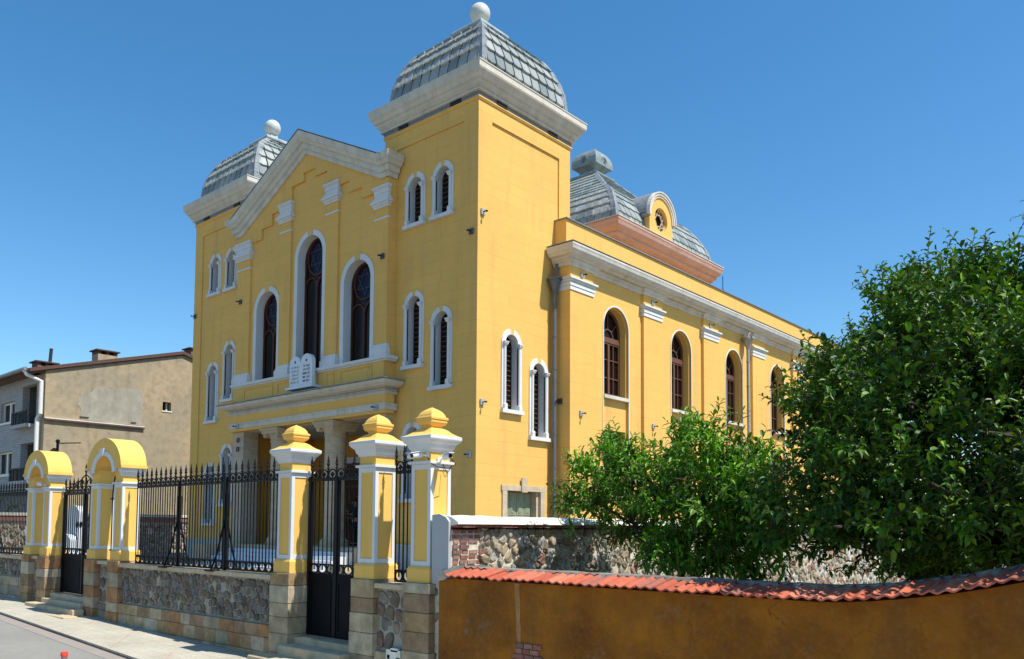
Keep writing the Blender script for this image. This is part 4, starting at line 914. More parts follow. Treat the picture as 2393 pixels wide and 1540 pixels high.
OW=empty('garden_wall',(-3,6.6,-.1),'ochre orange plastered garden wall with a red clay tile top, filling the lower right','wall')
def ow(x): # eave height
    return 1.20 if x<-2.4 else 1.20+.065*(x+2.4)+.075*(x+2.4)**2 if x<-.6 else 1.20+.117+.243+.2*(x+.6)
q=MB(); xs=[-6.66+i*.2 for i in range(62)]; y0,y1=6.42,6.84; v=[]
rings=[]
for x in xs: rings.append([(x,y0,-.4),(x,y1,-.4),(x,y1,ow(x)+.02),(x,y0,ow(x)-.02)])
q.loft(rings); q.build('plaster','ochre_wall',OW)
q=MB(); x=-5.6
for i,(a,b) in enumerate(((-5.62,-5.10),(-5.58,-5.16),(-5.56,-5.24))):
    z=.50-.0+.0; 
for k in range(9):
    z=.53-.055*k; a=-5.50-.02*k-rg.uniform(0,.03); e=-5.28+.035*k
    while a<e: w=rg.uniform(.09,.16); q.box(a,a+w-.012,6.402,6.43,z,z+.045); a+=w
q.build('exposed_bricks','brick',OW)
q=MB(); a=[]
for i in range(15): z=1.17-.075*i; w=.035-.0012*i+rg.uniform(-.008,.008); c_=-5.52+.004*i; a.append([(c_-w,6.416,z),(c_+w,6.416,z),(c_+w,6.425,z),(c_-w,6.425,z)])
q.loft(a); q.build('lime_drip','drip',OW)
# clay tiles: each a corrugated slab laid across the slope
def tiles(side):
    q=MB(); x=-6.45; k=0
    while x<5:
        w=.205; z=ow(x+w/2); n=12; jit=rg.uniform(-.012,.012); dy=rg.uniform(-.025,.025); skew=rg.uniform(-.02,.02)
        if side>0: ya,yb=6.31+dy,6.64
        else: ya,yb=6.97-dy,6.60
        za,zb_=z+.0+jit,z+.07+jit; top=[];bot=[]
        for j in range(3):
            t=j/2
            for i in range(n+1):
                u_=i/n; h=.009*math.cos(2*PI*u_*2)+( .007 if i==0 else 0); xx=x+u_*w*1.0+skew*t
                yy=ya+(yb-ya)*t; zz=za+(zb_-za)*t+h+.014+(ow(xx)-z)*.9
                top.append((xx,yy,zz)); bot.append((xx,yy,zz-.014))
        m_=n+1; fs=[]
        for L0,flip in ((0,0),(3*m_,1)):
            for j in range(2):
                for i in range(n): a=L0+j*m_+i; fs.append((a,a+1,a+m_+1,a+m_))
        for i in range(n): fs.append((i,i+1,3*m_+i+1,3*m_+i)); 
        for j in range(2):
            for i in (0,n): a=j*m_+i; fs.append((a,a+m_,3*m_+a+m_,3*m_+a))
        q.add(top+bot,fs); x+=w-.004
    return q.build('clay_tiles','clay_tile',OW,smooth=False)
tiles(1); tiles(-1)
q=MB(); x=-6.66
while x<5: # lumpy cement ridge pieces
    w=rg.uniform(.18,.5); z=ow(x)+.07; s_=[]
    for t in (0,.3,.7,1): 
        xx=x+w*t; k=rg.uniform(.8,1.1); zz=ow(xx)+.072; s_.append([(xx,6.66-.075*k,zz-.01),(xx,6.66-.04*k,zz+.028*k),(xx,6.66+.03,zz+.036*k),(xx,6.66+.08*k,zz-.01)])
    q.loft(s_); x+=w-.01
q.build('ridge_mortar','ridge_mortar',OW)
q=MB(); q.loft([[(-6.68,6.38,1.14),(-6.68,6.86,1.14),(-6.68,6.80,1.25),(-6.68,6.50,1.27)],[(-6.45,6.34,1.17),(-6.45,6.88,1.17),(-6.45,6.80,1.31),(-6.45,6.55,1.32)]]); q.build('end_mortar','ridge_mortar',OW)

# ---------------- left: boundary wall, neighbour house ----------------
LW=empty('rubble_wall',(-38.1,14,.4),'distant rubble boundary wall with white capping seen through the left part of the iron fence','wall')
q=MB(); q.box(-38.35,-38.0,8.2,24,0,2.0); q.build('core','mortar_light',LW)
q=MB(); rubble(q,('S',-38.0),8.2,23,.3,1.75,.30,rg,.12,.05,.6); q.build('field_stones','rubble_light',LW)
q=MB(); q.box(-38.4,-37.90,8.15,24,1.86,2.07); q.build('brick_band','brick',LW)
q=MB(); q.box(-38.45,-37.86,8.1,24.1,2.075,2.20); q.build('capping','lime_cap',LW)
NH=empty('neighbour_house',(-44,18,.4),'house with tan plastered gable wall and grey brick front, left of the yellow building','house')
gx=-40.0
gp=[(14.0,.3),(28,.3),(28,8.2),(21.0,10.22),(20.35,10.32),(14.0,8.62)]
q=MB(); q.slab(('S',gx),gp,[[(19.40,7.40),(19.84,7.40),(19.84,7.84),(19.40,7.84)]],.4); q.build('gable_wall','neighbour_plaster',NH)
q=MB(); q.b(('S',gx),19.36,19.88,-.3,.03,7.34,7.40); w=q.build('window','pvc',NH); q=MB(); q.b(('S',gx),19.40,19.66,-.32,-.28,7.40,7.84); q.build('glass','glass_dark',w); q=MB(); q.b(('S',gx),19.66,19.74,-.3,-.2,7.40,7.84); q.build('frame','pvc',w)
q=MB(); e_=[(15.5,6.52),(18.4,6.52),(18.35,7.1),(18.45,7.7),(18.3,8.25),(17.6,8.30),(16.8,8.15),(16.3,8.2),(16.0,7.9),(15.5,7.75),(15.4,7.2),(15.6,6.9)]
pp=[]
for i in range(len(e_)):
    a,b=e_[i],e_[(i+1)%len(e_)]
    for t in (0,.25,.5,.75): pp.append((a[0]+(b[0]-a[0])*t+rg.uniform(-.05,.05),a[1]+(b[1]-a[1])*t+rg.uniform(-.04,.04)))
q.slab(('S',gx+.012),pp,[],.011); q.build('render_patch','patch_render',NH)
q=MB(); q.b(('S',gx),14.0,18.5,.013,.09,6.46,6.50); q.build('ledge','pvc',NH); q=MB(); q.b(('S',gx),14.0,18.5,.001,.11,6.38,6.458); q.build('ledge_board','roof_tile_dark',NH)
for a,b,z in ((15.5,15.9,6.66),(17.85,18.1,6.63)):
    q=MB(); q.b(('S',gx),a,b,.001,.05,z,z+.04); q.build('bracket','roof_tile_dark',NH)
# roof: thin dark slope with rough eave board
q=MB()
for (ya,za),(yb,zb_) in (((13.3,8.46),(20.35,10.36)),((20.35,10.36),(28.5,8.1))):
    rings=[]
    for x in (gx+.12,-52.5): rings.append([(x,ya,za),(x,yb,zb_),(x,yb,zb_+.16),(x,ya,za+.16)])
    q.loft(rings)
q.build('roof','roof_tile_dark',NH)
# front wall with a recessed corner loggia
q=MB(); F_=('F',14.0)
q.slab(F_,[(-54,.3),(gx-.41,.3),(gx-.41,8.6),(-54,8.6)],[[(-45.65,6.62),(-43.75,6.62),(-43.75,7.6),(-45.65,7.6)],[(-45.95,4.08),(-43.8,4.08),(-43.8,5.2),(-45.95,5.2)],[(-42.75,6.3),(-41.0,6.3),(-41.0,8.15),(-42.75,8.15)],[(-42.75,3.7),(-41.0,3.7),(-41.0,5.45),(-42.75,5.45)],[(-49.6,6.62),(-48,6.62),(-48,7.6),(-49.6,7.6)],[(-49.6,4.08),(-48,4.08),(-48,5.2),(-49.6,5.2)]],.3)
FWL=q.build('front_wall','grey_brick',NH)
q=MB(); q.box(-42.9,-40.9,15.4,15.5,3.4,8.4); q.box(-42.95,-42.76,14.31,15.4,3.4,8.4); q.build('loggia_wall','dark_brick',NH)
for z0,z1,x0,x1 in ((6.62,7.6,-45.65,-43.75),(4.08,5.2,-45.95,-43.8),(6.62,7.6,-49.6,-48),(4.08,5.2,-49.6,-48)):
    q=MB(); q.b(F_,x0,x1,-.2,-.14,z0,z0+.08); q.b(F_,x0,x1,-.2,-.14,z1-.08,z1); q.b(F_,x0,x0+.1,-.2,-.14,z0+.08,z1-.08); q.b(F_,x1-.1,x1,-.2,-.14,z0+.08,z1-.08); q.b(F_,(x0+x1)/2-.08,(x0+x1)/2+.08,-.2,-.135,z0+.08,z1-.08); w=q.build('window','pvc',NH)
    q=MB(); q.b(F_,x0,x1,-.24,-.21,z0,z1); q.build('glass','glass_dark',w); q=MB(); q.b(F_,x0-.08,x1+.08,-.2,.06,z0-.09,z0); q.build('sill','pvc',w)
for zb_ in (6.28,3.68):
    q=MB(); q.b(F_,-43.0,-41.0,.001,.42,zb_-.15,zb_); bc=q.build('balcony','grey_render',NH)
    q=MB(); 
    for i in range(13): q.b(F_,-42.95+i*.155,-42.91+i*.155,.36,.39,zb_,zb_+.55)
    q.b(F_,-42.95,-41.03,.35,.40,zb_+.55,zb_+.60)
    for i in range(3): q.b(F_,-42.95,-42.91,.05+i*.12,.09+i*.12,zb_,zb_+.55)
    q.b(F_,-42.96,-42.90,.02,.345,zb_+.55,zb_+.60); q.build('railing','dark_iron',bc)
q=MB(); q.prism([(-54,13.25,8.5),(-40.05,13.25,8.5),(-40.05,13.25,8.62),(-54,13.25,8.62)],(0,.72,0)); q.build('soffit','wood_brown',NH)
q=MB(); q.tube([(-54,13.2,8.52),(-40.1,13.2,8.6)],.09,8); q.build('gutter','lead',NH)
q=MB(); q.tube([(-40.3,13.2,8.6),(-40.2,13.3,8.35),(-40.05,13.85,8.1),(-40.05,13.85,6.65),(-40.25,13.8,6.45),(-40.25,13.8,4.95),(-39.9,13.85,4.7),(-39.7,13.85,4.4),(-39.7,13.85,.4)],.09,10); q.build('drainpipe','pvc',NH)
def chimney(y0,y1,zb_,zt,mat,pots=True,x0=-41.0,x1=-40.3):
    q=MB(); q.box(x0,x1,y0,y1,zb_,zt); c=q.build('chimney',mat,NH)
    q=MB(); n=3
    for i in range(n): yy=y0+(y1-y0-.14)*i/(n-1); q.box(x0,x1,yy,yy+.14,zt+.001,zt+.16)
    q.box(x0-.08,x1+.08,y0-.1,y1+.1,zt+.162,zt+.22); q.build('chimney_cap','roof_tile_dark',c)
chimney(16.35,17.25,9.2,9.80,'neighbour_plaster'); chimney(20.95,22,10.0,10.65,'dark_brick')
chimney(13.75,14.55,8.5,8.85,'brick')
q=MB(); q.tube([(-40.6,14.35,8.9),(-40.6,14.4,9.75)],.075,10); q.build('flue_pipe','black_unit',NH)
# the house and the wall stand further out than they were laid out: move and size them once, about a fixed ground point
for o_,k_ in ((NH,1.14),(LW,1.105)):
    o_.scale=(k_,k_,k_); o_.location=(o_.location.x*k_,o_.location.y*k_,1.75+(o_.location.z-1.75)*k_)
# slender street lamp with scrolled bracket
LP=empty('street_lamp',(-24.65,9.0,.28),'black wrought iron lamp bracket with scrolls rising behind the left arched pier','street lamp')
q=MB(); q.lathe([(.07,.28),(.055,1.0),(.04,1.1),(.035,4.0),(.055,4.02),(.055,4.07),(.01,4.1)],-24.65,9,10); q.build('post','iron',LP)
q=MB(); q.tube([(-24.65,9,3.98),(-24.0,9,3.95),(-23.1,9,3.9)],.016,6); q.tube([(-24.65+.14*math.cos(t*.45)*(1-t*.05)-.1,9,3.75+.12*math.sin(t*.45)*(1-t*.05)) for t in range(17)],.012,5); q.tube([(-24.65-.1*math.cos(t*.45)*(1-t*.05)-.2,9,3.6+.1*math.sin(t*.45)*(1-t*.05)) for t in range(17)],.012,5); q.build('bracket','iron',LP)
q=MB(); q.lathe([(.02,3.85),(.09,3.78),(.10,3.76),(.07,3.55),(.03,3.5)],-24.62,8.9,6); q.build('lantern','iron',LP)
# white stele in the courtyard
ST=empty('marble_stele',(-26,10,.28),'tall pale round-topped stone monument seen through the left gate','monument')
q=MB(); q.slab(('F',10.0),[(-26.42,.3),(-25.6,.3),(-25.6,2.05)]+[(-26.01+.41*math.cos(PI*i/12),2.05+.24*math.sin(PI*i/12)) for i in range(1,12)]+[(-26.42,2.05)],[],.25); q.build('back_slab','marble',ST)
q=MB(); q.slab(('F',9.78),[(-26.40,.3),(-25.62,.3),(-25.62,1.25)]+[(-26.01+.39*math.cos(PI*i/12),1.25+.2*math.sin(PI*i/12)) for i in range(1,12)]+[(-26.40,1.25)],[],.2); q.build('front_slab','marble',ST)
q=MB(); q.box(-26.6,-25.4,9.4,10.3,.28,.42); q.build('foot','marble',ST)
# bollards with red caps at the kerb of the near side
b0=empty('bollard',(-9.46,3.6,-.12),'grey bollard with a red cap at the bottom edge, left of centre','bollard','red-capped grey bollards by the road')
q=MB(); q.lathe([(.03,-.15),(.03,.34)],-9.46,3.6,12); q.lathe([(.034,.1),(.034,.13)],-9.46,3.6,12); q.build('post','bollard_grey',b0)
q=MB(); q.lathe([(.036,.335),(.038,.36),(.034,.385),(.004,.39)],-9.46,3.6,12); q.build('cap','red_cap',b0)
b1=copy_tree(b0); b1.location=(-10.5,3.27,-.12); b1['label']='grey bollard with a red cap half cut off by the left edge of the picture'
# security cameras
def cctv():
    e=empty('security_camera',(0,0,0),'x','security camera','white bullet security cameras on the gate piers')
    q=MB(); q.tube([(0,-.02,0),(0,-.14,.0)],.032,12); q.build('housing','camera_white',e); q=MB(); q.tube([(0,-.141,0),(0,-.150,0)],.024,12); q.build('lens','glass_dark',e)
    q=MB(); q.prism([(-.036,-.01,.034),(.036,-.01,.034),(.036,-.17,.03),(-.036,-.17,.03)],(0,0,.008)); q.build('hood','camera_white',e)
    q=MB(); q.tube([(0,.0,0),(0,.035,-.01),(0,.06,-.02)],.012,8); q.box(-.03,.03,.06,.075,-.045,.02); q.build('bracket','camera_white',e); return e
c0=cctv(); y=YF-.03
for i,(x,yy,z,rz,lab) in enumerate(((-6.99,6.455,2.565,0,'white security camera in the middle of the right pier, pointing at the street'),(-7.24,6.62,2.56,-75,'white security camera on the left face of the right pier, pointing left along the fence'),(-6.82,6.62,2.53,80,'white security camera on the right face of the right pier, above the rubble wall'),(-18.47,6.50,2.55,-60,'white lamp-like security camera on the inner face of the left arched pier'))):
    o=c0 if i==0 else copy_tree(c0); o.location=(x,yy,z); o.rotation_euler=(R(-6),0,R(rz)); o['label']=lab
    if i==0: o.rotation_euler=(R(8),0,R(-12))
q=MB(); q.tube([(-6.98,6.52,2.55),(-6.9,6.49,2.47),(-6.8,6.50,2.42),(-6.72,6.6,2.40),(-6.70,6.70,2.46),(-6.80,6.70,2.55)],.005,4); q.tube([(-6.895,6.66,2.5),(-6.89,6.75,2.36),(-6.885,6.82,2.45)],.005,4); tag(q.build('camera_cable','dark_iron'),'thin black cables looping between the cameras on the right gate pier','cable')

# ---------------- person in the porch ----------------
def skin(name,pts,edges,mat,parent,rot,org,sub=2):
    me=bpy.data.meshes.new(name); me.from_pydata([p[:3] for p in pts],edges,[]); o=bpy.data.objects.new(name,me); COL.objects.link(o)
    md=o.modifiers.new('s','SKIN'); 
    if not me.skin_vertices: pass
    for i,p in enumerate(pts):
        sv=me.skin_vertices[0].data[i]; sv.radius=(p[3],p[4] if len(p)>4 else p[3]); sv.use_root=(i==0)
    s2=o.modifiers.new('u','SUBSURF'); s2.levels=sub; s2.render_levels=sub
    dg=bpy.context.evaluated_depsgraph_get(); m2=bpy.data.meshes.new_from_object(o.evaluated_get(dg)); bpy.data.objects.remove(o)
    m2.materials.clear(); m2.materials.append(M[mat])
    for p in m2.polygons: p.use_smooth=True
    n=bpy.data.objects.new(name,m2); COL.objects.link(n); n.parent=parent; OFF[n]=OFF[parent]; return n
PE=empty('person',(-24.16,19.0,1.0),'person in dark clothes and cap standing in the porch, holding up a phone','person'); PE.rotation_euler=(0,0,R(-15))
bp=[(0,0,.93,.13,.09),(0,.01,1.12,.125,.085),(0,.01,1.30,.15,.09),(0,.0,1.42,.07,.06),(0,-.005,1.49,.048,.05),(0,-.02,1.58,.075,.09),(0,-.015,1.67,.07,.085),
 (.17,0,1.38,.05),(.21,.0,1.14,.042),(.12,-.20,1.15,.032),(.09,-.27,1.18,.03,.02),
 (-.17,0,1.38,.05),(-.24,-.03,1.14,.042),(-.18,-.20,1.27,.032),(-.14,-.28,1.33,.03,.02),
 (.09,0,.86,.085),(.10,-.01,.50,.06),(.11,.02,.10,.042),(.12,-.12,.04,.035),
 (-.09,0,.86,.085),(-.10,.0,.50,.06),(-.12,.03,.10,.042),(-.14,-.11,.04,.035)]
be=[(0,1),(1,2),(2,3),(3,4),(4,5),(5,6),(2,7),(7,8),(8,9),(9,10),(2,11),(11,12),(12,13),(13,14),(0,15),(15,16),(16,17),(17,18),(0,19),(19,20),(20,21),(21,22)]
for k,(hx,hy,hz,sx) in enumerate(((.09,-.27,1.18,1),(-.14,-.28,1.33,-1))):
    h=10 if k==0 else 14
    for j,(dx_,dy_,dz_) in enumerate(((-.03,-.07,.01),(-.012,-.08,.012),(.008,-.08,.01),(.026,-.066,0),(-.045*sx,-.03,.02))):
        i=len(bp); bp.append((hx+dx_*.6,hy+dy_*.5,hz+dz_,.010)); bp.append((hx+dx_,hy+dy_,hz+dz_-.02,.008)); be+=[(h,i),(i,i+1)]
skin('body',bp,be,'skin',PE,0,0)
jk=[(0,0,.92,.155,.115),(0,.01,1.12,.15,.11),(0,.01,1.30,.17,.11),(0,.0,1.41,.09,.08),(.18,0,1.37,.07),(.215,.0,1.14,.06),(.13,-.17,1.15,.045),(-.18,0,1.37,.07),(-.245,-.03,1.14,.06),(-.19,-.17,1.25,.045)]
skin('jacket',jk,[(0,1),(1,2),(2,3),(2,4),(4,5),(5,6),(2,7),(7,8),(8,9)],'cloth_dark',PE,0,0)
tr=[(0,0,.94,.14,.11),(.095,0,.84,.105),(.10,-.01,.50,.08),(.11,.02,.10,.065),(-.095,0,.84,.105),(-.10,0,.50,.08),(-.12,.03,.10,.065)]
skin('trousers',tr,[(0,1),(1,2),(2,3),(0,4),(4,5),(5,6)],'cloth_dark',PE,0,0)
OFF[PE]=Vector((0,0,0))
q=MB(); q.lathe([(.098,1.62),(.104,1.67),(.09,1.735),(.05,1.765),(.005,1.772)],0,-.01,14); q.loft([[(-.07,-.08,1.645),(.07,-.08,1.645),(.05,-.18,1.63),(-.05,-.18,1.63)],[(-.07,-.08,1.66),(.07,-.08,1.66),(.05,-.18,1.64),(-.05,-.18,1.64)]]); q.build('cap','cloth_dark',PE)
for sx in (-1,1):
    q=MB(); q.lathe([(.003,1.585),(.012,1.59),(.003,1.60)],sx*.03,-.105,8); q.build('eye','ink',PE)
q=MB(); q.loft([[(-.012,-.10,1.55),(.012,-.10,1.55),(0,-.09,1.60)],[(-.008,-.132,1.553),(.008,-.132,1.553),(0,-.11,1.59)]]); q.build('nose','skin',PE)
for sx in (-1,1):
    q=MB(); q.box(sx*.12-.045,sx*.12+.045,-.20,.08,0,.075); q.build('shoe','cloth_dark',PE)
ph=MB(); ph.box(-.045,.045,-.008,.008,-.08,.08); ph=ph.build('phone','black_unit',loc=(0,0,0)); ph.location=(-24.38,18.70,2.38); ph.rotation_euler=(R(10),0,R(-15)); tag(ph,'dark phone held up by the person in the porch','phone')

# ---------------- trees ----------------
T1=[(-6.31,9.45,2.84),(-5.84,7.99,2.2),(-4.16,9.19,1.55),(-4.3,8.69,2.48),(-5.26,9.3,2.46),(-4.31,9.03,1.54),(-5.97,9.3,1.83),(-4.52,8.92,1.46),(-4.48,8.23,1.76),(-5.5,9.56,2.67),(-3.74,8.22,1.9),(-5.34,9.3,2.22),(-4.73,8.67,2.15),(-6.56,9.43,2.46),(-5.67,8.7,1.99),(-5.36,8.84,2.57),(-5.0,9.34,2.45),(-5.76,9.2,1.62),(-4.57,9.22,1.85),(-5.88,8.81,2.36),(-6.26,9.08,2.15),(-3.97,8.65,1.32),(-4.8,9.5,1.25),(-4.49,8.31,1.53),(-5.6,8.64,2.59),(-3.99,8.15,2.22),(-4.28,8.21,2.56),(-5.91,7.98,2.05),(-6.09,8.58,2.0),(-3.85,8.08,2.01),(-4.55,8.69,2.78),(-4.27,7.98,1.91),(-4.35,9.42,2.56),(-4.67,7.95,1.98),(-4.11,8.3,1.98),(-4.8,8.01,1.46),(-6.17,8.94,2.71),(-4.89,8.67,1.37),(-5.42,9.31,1.68),(-3.64,7.99,2.19),(-5.43,8.54,2.38),(-4.54,8.67,1.64),(-5.34,8.78,1.88),(-3.94,8.61,1.71),(-5.8,9.5,2.26),(-4.43,9.24,2.41),(-4.83,9.33,1.86),(-5.79,8.02,2.44),(-4.35,8.22,1.32),(-4.93,9.04,2.85),(-3.52,8.08,1.54),(-4.32,9.12,1.84),(-5.42,8.38,2.23),(-4.48,9.17,1.7),(-5.32,8.43,2.11),(-4.91,8.72,1.97),(-5.86,8.7,2.52),(-4.41,7.97,2.48),(-3.95,8.61,2.05),(-6.22,9.04,1.85),(-4.86,8.11,2.32),(-4.23,9.58,1.74),(-4.1,8.14,1.63),(-5.98,9.1,1.67),(-4.65,9.05,2.17),(-4.14,8.61,1.37),(-4.78,8.48,2.73),(-4.21,8.1,2.26),(-4.76,8.21,1.54),(-5.36,8.91,1.59),(-4.45,8.62,2.44),(-4.65,8.32,1.66),(-4.73,9.16,2.02),(-4.83,7.94,2.03),(-4.05,8.55,2.17),(-6.9,9.25,2.03),(-4.47,8.38,2.24),(-4.32,8.54,1.48),(-4.99,8.68,2.35),(-3.68,8.34,1.6),(-4.81,9.13,1.83),(-5.07,8.41,1.61),(-4.08,8.94,2.21),(-6.06,8.76,2.11),(-4.18,8.51,2.1),(-3.93,8.45,1.82),(-3.88,8.3,2.5),(-4.75,9.34,2.54),(-5.35,9.11,1.96)]
T2=[(-2.61,8.43,1.57),(-2.62,8.98,3.37),(-1.66,8.19,3.9),(-1.5,7.8,2.92),(-1.21,8.41,3.12),(-2.09,9.45,4.09),(-1.22,8.83,2.59),(-0.98,8.22,3.23),(-1.04,8.17,2.15),(-2.83,8.67,2.89),(-1.12,8.68,3.78),(-2.36,9.24,1.95),(-2.12,8.46,3.18),(-3.02,8.78,2.35),(-1.4,8.82,2.76),(-2.74,7.9,3.04),(-2.22,8.59,1.62),(-0.9,8.41,2.62),(-2.88,8.04,2.79),(-2.35,8.34,3.64),(-1.71,8.66,1.58),(-1.08,8.74,2.7),(-3.49,9.34,3.35),(-1.36,7.87,2.3),(-1.27,9.39,3.61),(-1.09,8.56,1.89),(-1.36,8.01,1.61),(-1.96,7.97,3.52),(-1.24,8.48,2.92),(-1.85,8.18,2.04),(-2.65,8.63,2.37),(-2.37,9.01,2.99),(-2.89,8.93,1.87),(-1.83,7.89,1.77),(-1.72,8.27,2.21),(-1.6,8.75,2.68),(-2.12,9.26,2.98),(-1.63,8.08,1.88),(-2.81,9.44,3.73),(-2.28,7.88,2.78),(-2.76,9.08,3.19),(-0.92,8.1,2.82),(-2.56,9.38,4.2),(-1.59,9.18,3.56),(-2.05,9.1,3.57),(-1.34,8.23,1.83),(-2.2,7.99,1.44),(-1.35,8.87,2.31),(-3.05,9.34,3.52),(-2.65,9.23,2.03),(-1.27,8.37,1.48),(-0.94,8.5,3.48),(-1.75,9.5,3.38),(-2.39,9.3,2.69),(-1.62,7.89,2.77),(-3.54,9.38,2.78),(-1.8,8.26,1.58),(-2.9,9.44,2.74),(-1.7,7.9,2.96),(-1.55,8.5,1.43),(-3.19,9.24,2.0),(-0.89,8.42,1.66),(-1.26,9.11,1.62),(-1.52,8.55,3.78),(-2.61,9.14,1.76),(-1.8,8.43,2.56),(-1.75,9.14,2.48),(-1.16,7.75,2.04),(-1.58,9.17,2.12),(-2.25,9.42,2.36),(-2.32,9.21,1.32),(-1.13,8.44,1.42),(-0.91,8.58,1.85),(-1.76,9.28,3.75),(-1.36,8.26,3.06),(-1.64,8.14,3.31),(-2.69,7.86,1.69),(-2.65,8.38,2.09),(-3.49,9.38,2.44),(-1.36,8.76,3.94),(-2.28,8.54,3.48),(-2.98,7.73,2.83),(-0.85,8.17,2.09),(-0.93,7.91,2.32),(-2.04,8.39,3.93),(-1.21,7.92,3.26),(-0.88,8.68,3.1),(-2.34,8.29,2.24),(-2.42,8.95,2.49),(-2.53,9.18,3.23),(-2.73,10.35,1.65),(-2.19,9.88,2.27),(-2.9,11.1,3.48),(-1.48,9.28,3.52),(-3.01,9.62,2.27),(-1.56,10.01,1.96),(-3.27,9.53,2.77),(-1.16,10.46,2.43),(-3.63,10.82,1.61),(-1.21,11.07,3.32),(-1.87,9.8,3.45),(-1.33,9.49,3.14),(-2.95,10.89,2.33),(-1.42,10.88,2.97),(-1.83,11.35,4.24),(-3.34,9.01,2.48),(-3.22,10.56,3.98),(-3.82,10.28,3.04),(-2.18,9.93,2.92),(-2.68,9.6,2.65),(-3.28,10.33,3.48),(-1.59,10.9,4.49),(-1.44,9.71,1.38),(-2.37,10.15,3.28),(-2.11,10.82,1.46),(-1.49,11.15,1.63),(-3.3,9.69,2.46),(-1.52,11.3,4.29),(-1.2,11.49,3.73),(-4.18,10.58,3.38),(-1.94,9.94,2.54),(-3.64,10.31,3.39),(-2.23,9.05,2.7),(-2.35,10.2,3.95),(-2.15,11.24,2.03),(-1.27,10.39,1.38),(-1.46,10.38,2.38),(-3.65,11.32,1.92),(-1.67,9.96,2.89),(-1.04,9.08,2.11),(-2.33,10.3,4.48),(-3.14,11.47,1.95),(-2.14,9.0,1.48),(-3.23,10.6,1.39),(-2.09,10.35,3.97),(-2.09,10.63,4.53),(-2.45,10.84,3.75),(-2.75,10.83,3.86),(-1.05,10.05,1.82),(-1.84,10.67,1.69),(-2.49,11.48,2.0),(-2.74,10.65,4.53),(-2.66,9.08,4.05),(-1.8,11.1,2.32),(-1.94,11.33,3.5),(-1.49,11.26,3.68),(-1.14,10.69,2.9),(-2.67,10.98,1.96),(-2.64,9.21,3.46),(-2.64,9.74,1.33),(-2.85,9.81,3.04),(-1.59,10.66,2.77),(-3.07,11.34,4.31),(-3.23,10.53,2.87),(-1.43,11.12,2.68),(-3.8,11.04,2.15),(-2.26,11.04,3.34),(-1.89,9.73,2.8),(-2.07,9.48,1.67),(-1.97,11.32,4.51),(-1.25,10.32,3.77),(-1.22,9.59,1.9),(-3.48,10.75,3.18),(-2.3,9.35,2.46),(-3.77,11.37,4.0)]
T2X=[(-3.1,8.5,1.55),(-2.9,8.2,1.7),(-3.3,8.6,2.0),(-2.0,6.85,1.75),(-1.5,6.8,1.8),(-1.0,6.75,1.85),(-.5,6.75,2.0),(-2.6,6.9,1.75),(-3.0,7.05,1.8),(-2.9,7.0,2.0),(-2.5,6.9,2.3),(-2.3,7.1,2.7),(-1.9,6.9,2.2),(-1.9,7.1,3.0),(-1.5,6.9,2.5),(-1.2,7.0,3.1),(-1.1,6.8,2.1),(-.8,6.9,2.6),(-.7,6.8,1.9),(-.4,7.0,3.1),(-.1,6.9,2.7),(-.2,6.8,2.1),(.3,7.0,3.1),(.4,6.9,2.5),(-2.6,7.3,3.1),(-1.6,7.2,3.4)]  # first few fill a gap; the rest, partly unseen, added to shade coping tiles
def leaf(vs,fs,p,d,nrm,L,Wd,rg):
    side=d.cross(nrm).normalized(); nrm=side.cross(d).normalized(); o=len(vs)
    droop=rg.uniform(.1,.4)*L; fold=Wd*.22; tip=p+d*L-nrm*droop*.6-Vector((0,0,droop*.5)); m=p+d*L*.5-nrm*droop*.08
    a=p+d*L*.28-nrm*droop*.03; b_=p+d*L*.72-nrm*droop*.22
    vs+= [tuple(p),tuple(a+side*Wd*.45+nrm*fold),tuple(b_+side*Wd*.40+nrm*fold),tuple(tip),tuple(b_-side*Wd*.40+nrm*fold),tuple(a-side*Wd*.45+nrm*fold),tuple(a),tuple(b_)]
    fs+= [(o,o+6,o+1),(o,o+5,o+6),(o+6,o+7,o+2,o+1),(o+5,o+4,o+7,o+6),(o+7,o+3,o+2),(o+4,o+3,o+7)]
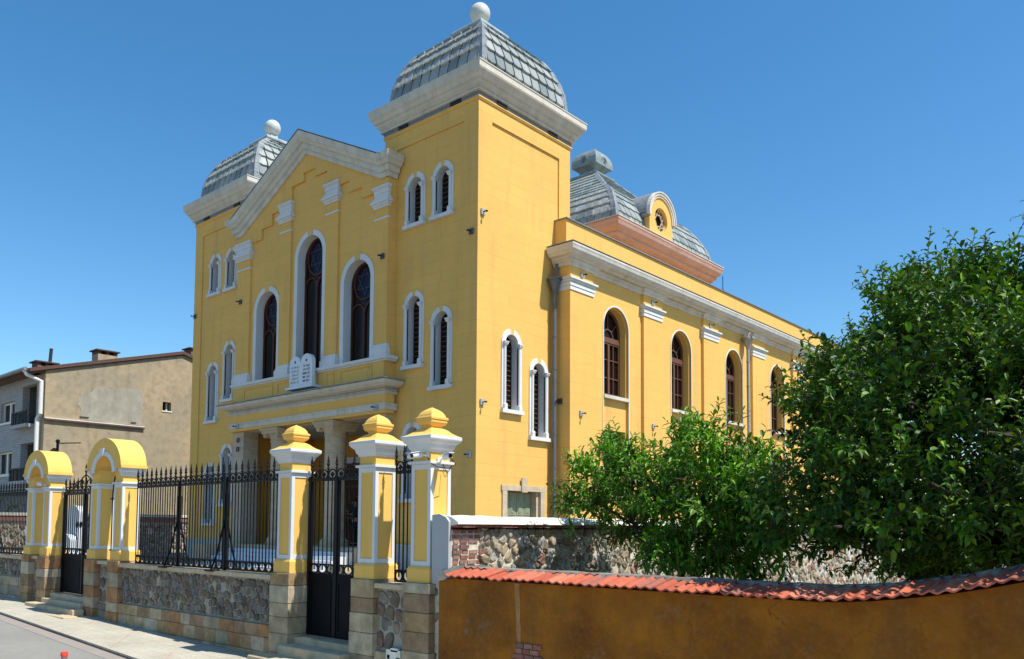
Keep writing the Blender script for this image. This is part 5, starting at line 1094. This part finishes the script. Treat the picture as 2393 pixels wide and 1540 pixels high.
def tree(name,label,trunk,blobs,seed,shoots,ln,L,Wd,lmat,group,tr=.09,rad=.28,step=.035,crown_c=None,up=.5):
    rg=random.Random(seed); e=empty(name,trunk,label,'tree',group); wood=MB(); lv=[];lf=[]
    c=Vector(trunk); cc=Vector([sum(b[i] for b in blobs)/len(blobs) for i in range(3)]); fork=c+Vector((0,0,(min(b[2] for b in blobs)-c.z)*.6+.3))
    wood.tube([c,c+(fork-c)*.5+Vector((.04,.02,0)),fork],[tr*1.25,tr,tr*.85],9)
    # limbs toward sector centroids, then branches to blobs
    nl=7; secs=[[] for _ in range(nl)]
    for b in blobs:
        a=math.atan2(b[2]-cc.z+.4,b[0]-cc.x)+(.4 if b[1]>cc.y else 0); secs[int((a+PI)/(2*PI+.5)*nl)%nl].append(b)
    for s_ in secs:
        if not s_: continue
        t=Vector([sum(b[i] for b in s_)/len(s_) for i in range(3)]); mid=fork.lerp(t,.5)+Vector((rg.uniform(-.1,.1),rg.uniform(-.1,.1),-.1)); end=fork.lerp(t,.85)
        wood.tube([fork-Vector((0,0,.05)),mid,end],[tr*.6,tr*.42,tr*.28],7)
        for b in s_:
            B=Vector(b); m_=end.lerp(B,.5)+Vector((rg.uniform(-.08,.08),rg.uniform(-.08,.08),rg.uniform(-.02,.12))); wood.tube([end.lerp(mid,rg.uniform(0,.6)),m_,B],[tr*.25,tr*.16,tr*.07],5)
    for b in blobs:
        B=Vector(b); outd=(B-cc); outd=outd.normalized() if outd.length>.1 else Vector((0,0,1))
        for k in range(shoots):
            d=Vector((rg.gauss(0,1),rg.gauss(0,1),rg.gauss(0,.8))).normalized()+outd*.55+Vector((0,0,up)); d.normalize()
            st=B+Vector((rg.gauss(0,1),rg.gauss(0,1),rg.gauss(0,1)))*rad*.38; ll=ln*rg.uniform(.6,1.35); n=int(ll/step); pts=[];p=st.copy(); dd=d.copy()
            for i in range(n+1):
                pts.append(p.copy()); dd=(dd+Vector((rg.uniform(-.12,.12),rg.uniform(-.12,.12),rg.uniform(-.10,.10)))).normalized(); p=p+dd*step
            wood.tube(pts[::3]+[pts[-1]],[.0035]*len(pts[::3])+[.0015],4,False)
            ph=rg.uniform(0,6)
            for i,pp in enumerate(pts):
                dv=(pts[min(i+1,n)]-pts[max(i-1,0)]).normalized(); ph+=2.4
                a1=dv.orthogonal().normalized(); a2=dv.cross(a1); o_=a1*math.cos(ph)+a2*math.sin(ph)
                ld=(o_*.9+dv*.7+Vector((0,0,-.10))).normalized(); nr=(Vector((0,0,1))+dv*.3+Vector((rg.uniform(-.5,.5),rg.uniform(-.5,.5),0))).normalized()
                s_=rg.uniform(.7,1.15)*(1 if i<n*.8 else .65)
                leaf(lv,lf,pp,ld,nr,L*s_,Wd*s_,rg)
    wood.build('trunk','bark',e)
    cr=MB(); cr.v=lv; cr.f=lf; off=OFF[e]
    me=bpy.data.meshes.new('crown'); me.from_pydata([(v[0]-off.x,v[1]-off.y,v[2]-off.z) for v in lv],[],lf); me.materials.append(M[lmat]); o=bpy.data.objects.new('crown',me); COL.objects.link(o); o.parent=e; OFF[o]=off
    return e
tree('fruit_tree','young bright green peach tree with long leaves in front of the nave and rubble wall',(-5.06,8.9,.05),T1,3,15,.30,.135,.042,'peach_leaf','trees in the right garden',.055,.17,.036)
tree('fruit_tree','large dense dark green tree with upright leafy shoots at the right edge of the picture',(-2.5,9.8,.05),T2+T2X,8,20,.42,.10,.052,'plum_leaf','trees in the right garden',.13,.22,.036,up=.95)
tree('feathery_tree','pale grey-green feathery tree peeking in at the upper right edge behind the dark tree',(-.2,13.0,.05),[(-1.45,12.4,6.45),(-1.2,12.6,6.2),(-1.6,12.5,5.9),(-1.2,12.6,5.5),(-.7,12.8,6.4),(-.4,13,5.8),(-1.0,12.9,4.9)],12,7,.5,.07,.016,'grey_leaf','trees in the right garden',.10,.3,.03)
# shrub beyond the left boundary wall
tree('shrub','green shrub rising just above the far left boundary wall',(-43.5,13.4,.3),[(-43.5,12.4,2.5),(-43.4,13.2,2.65),(-43.6,14,2.5),(-43.5,14.8,2.6),(-43.7,13.4,2.9)],21,9,.5,.14,.07,'plum_leaf',None,.05,.35,.06)
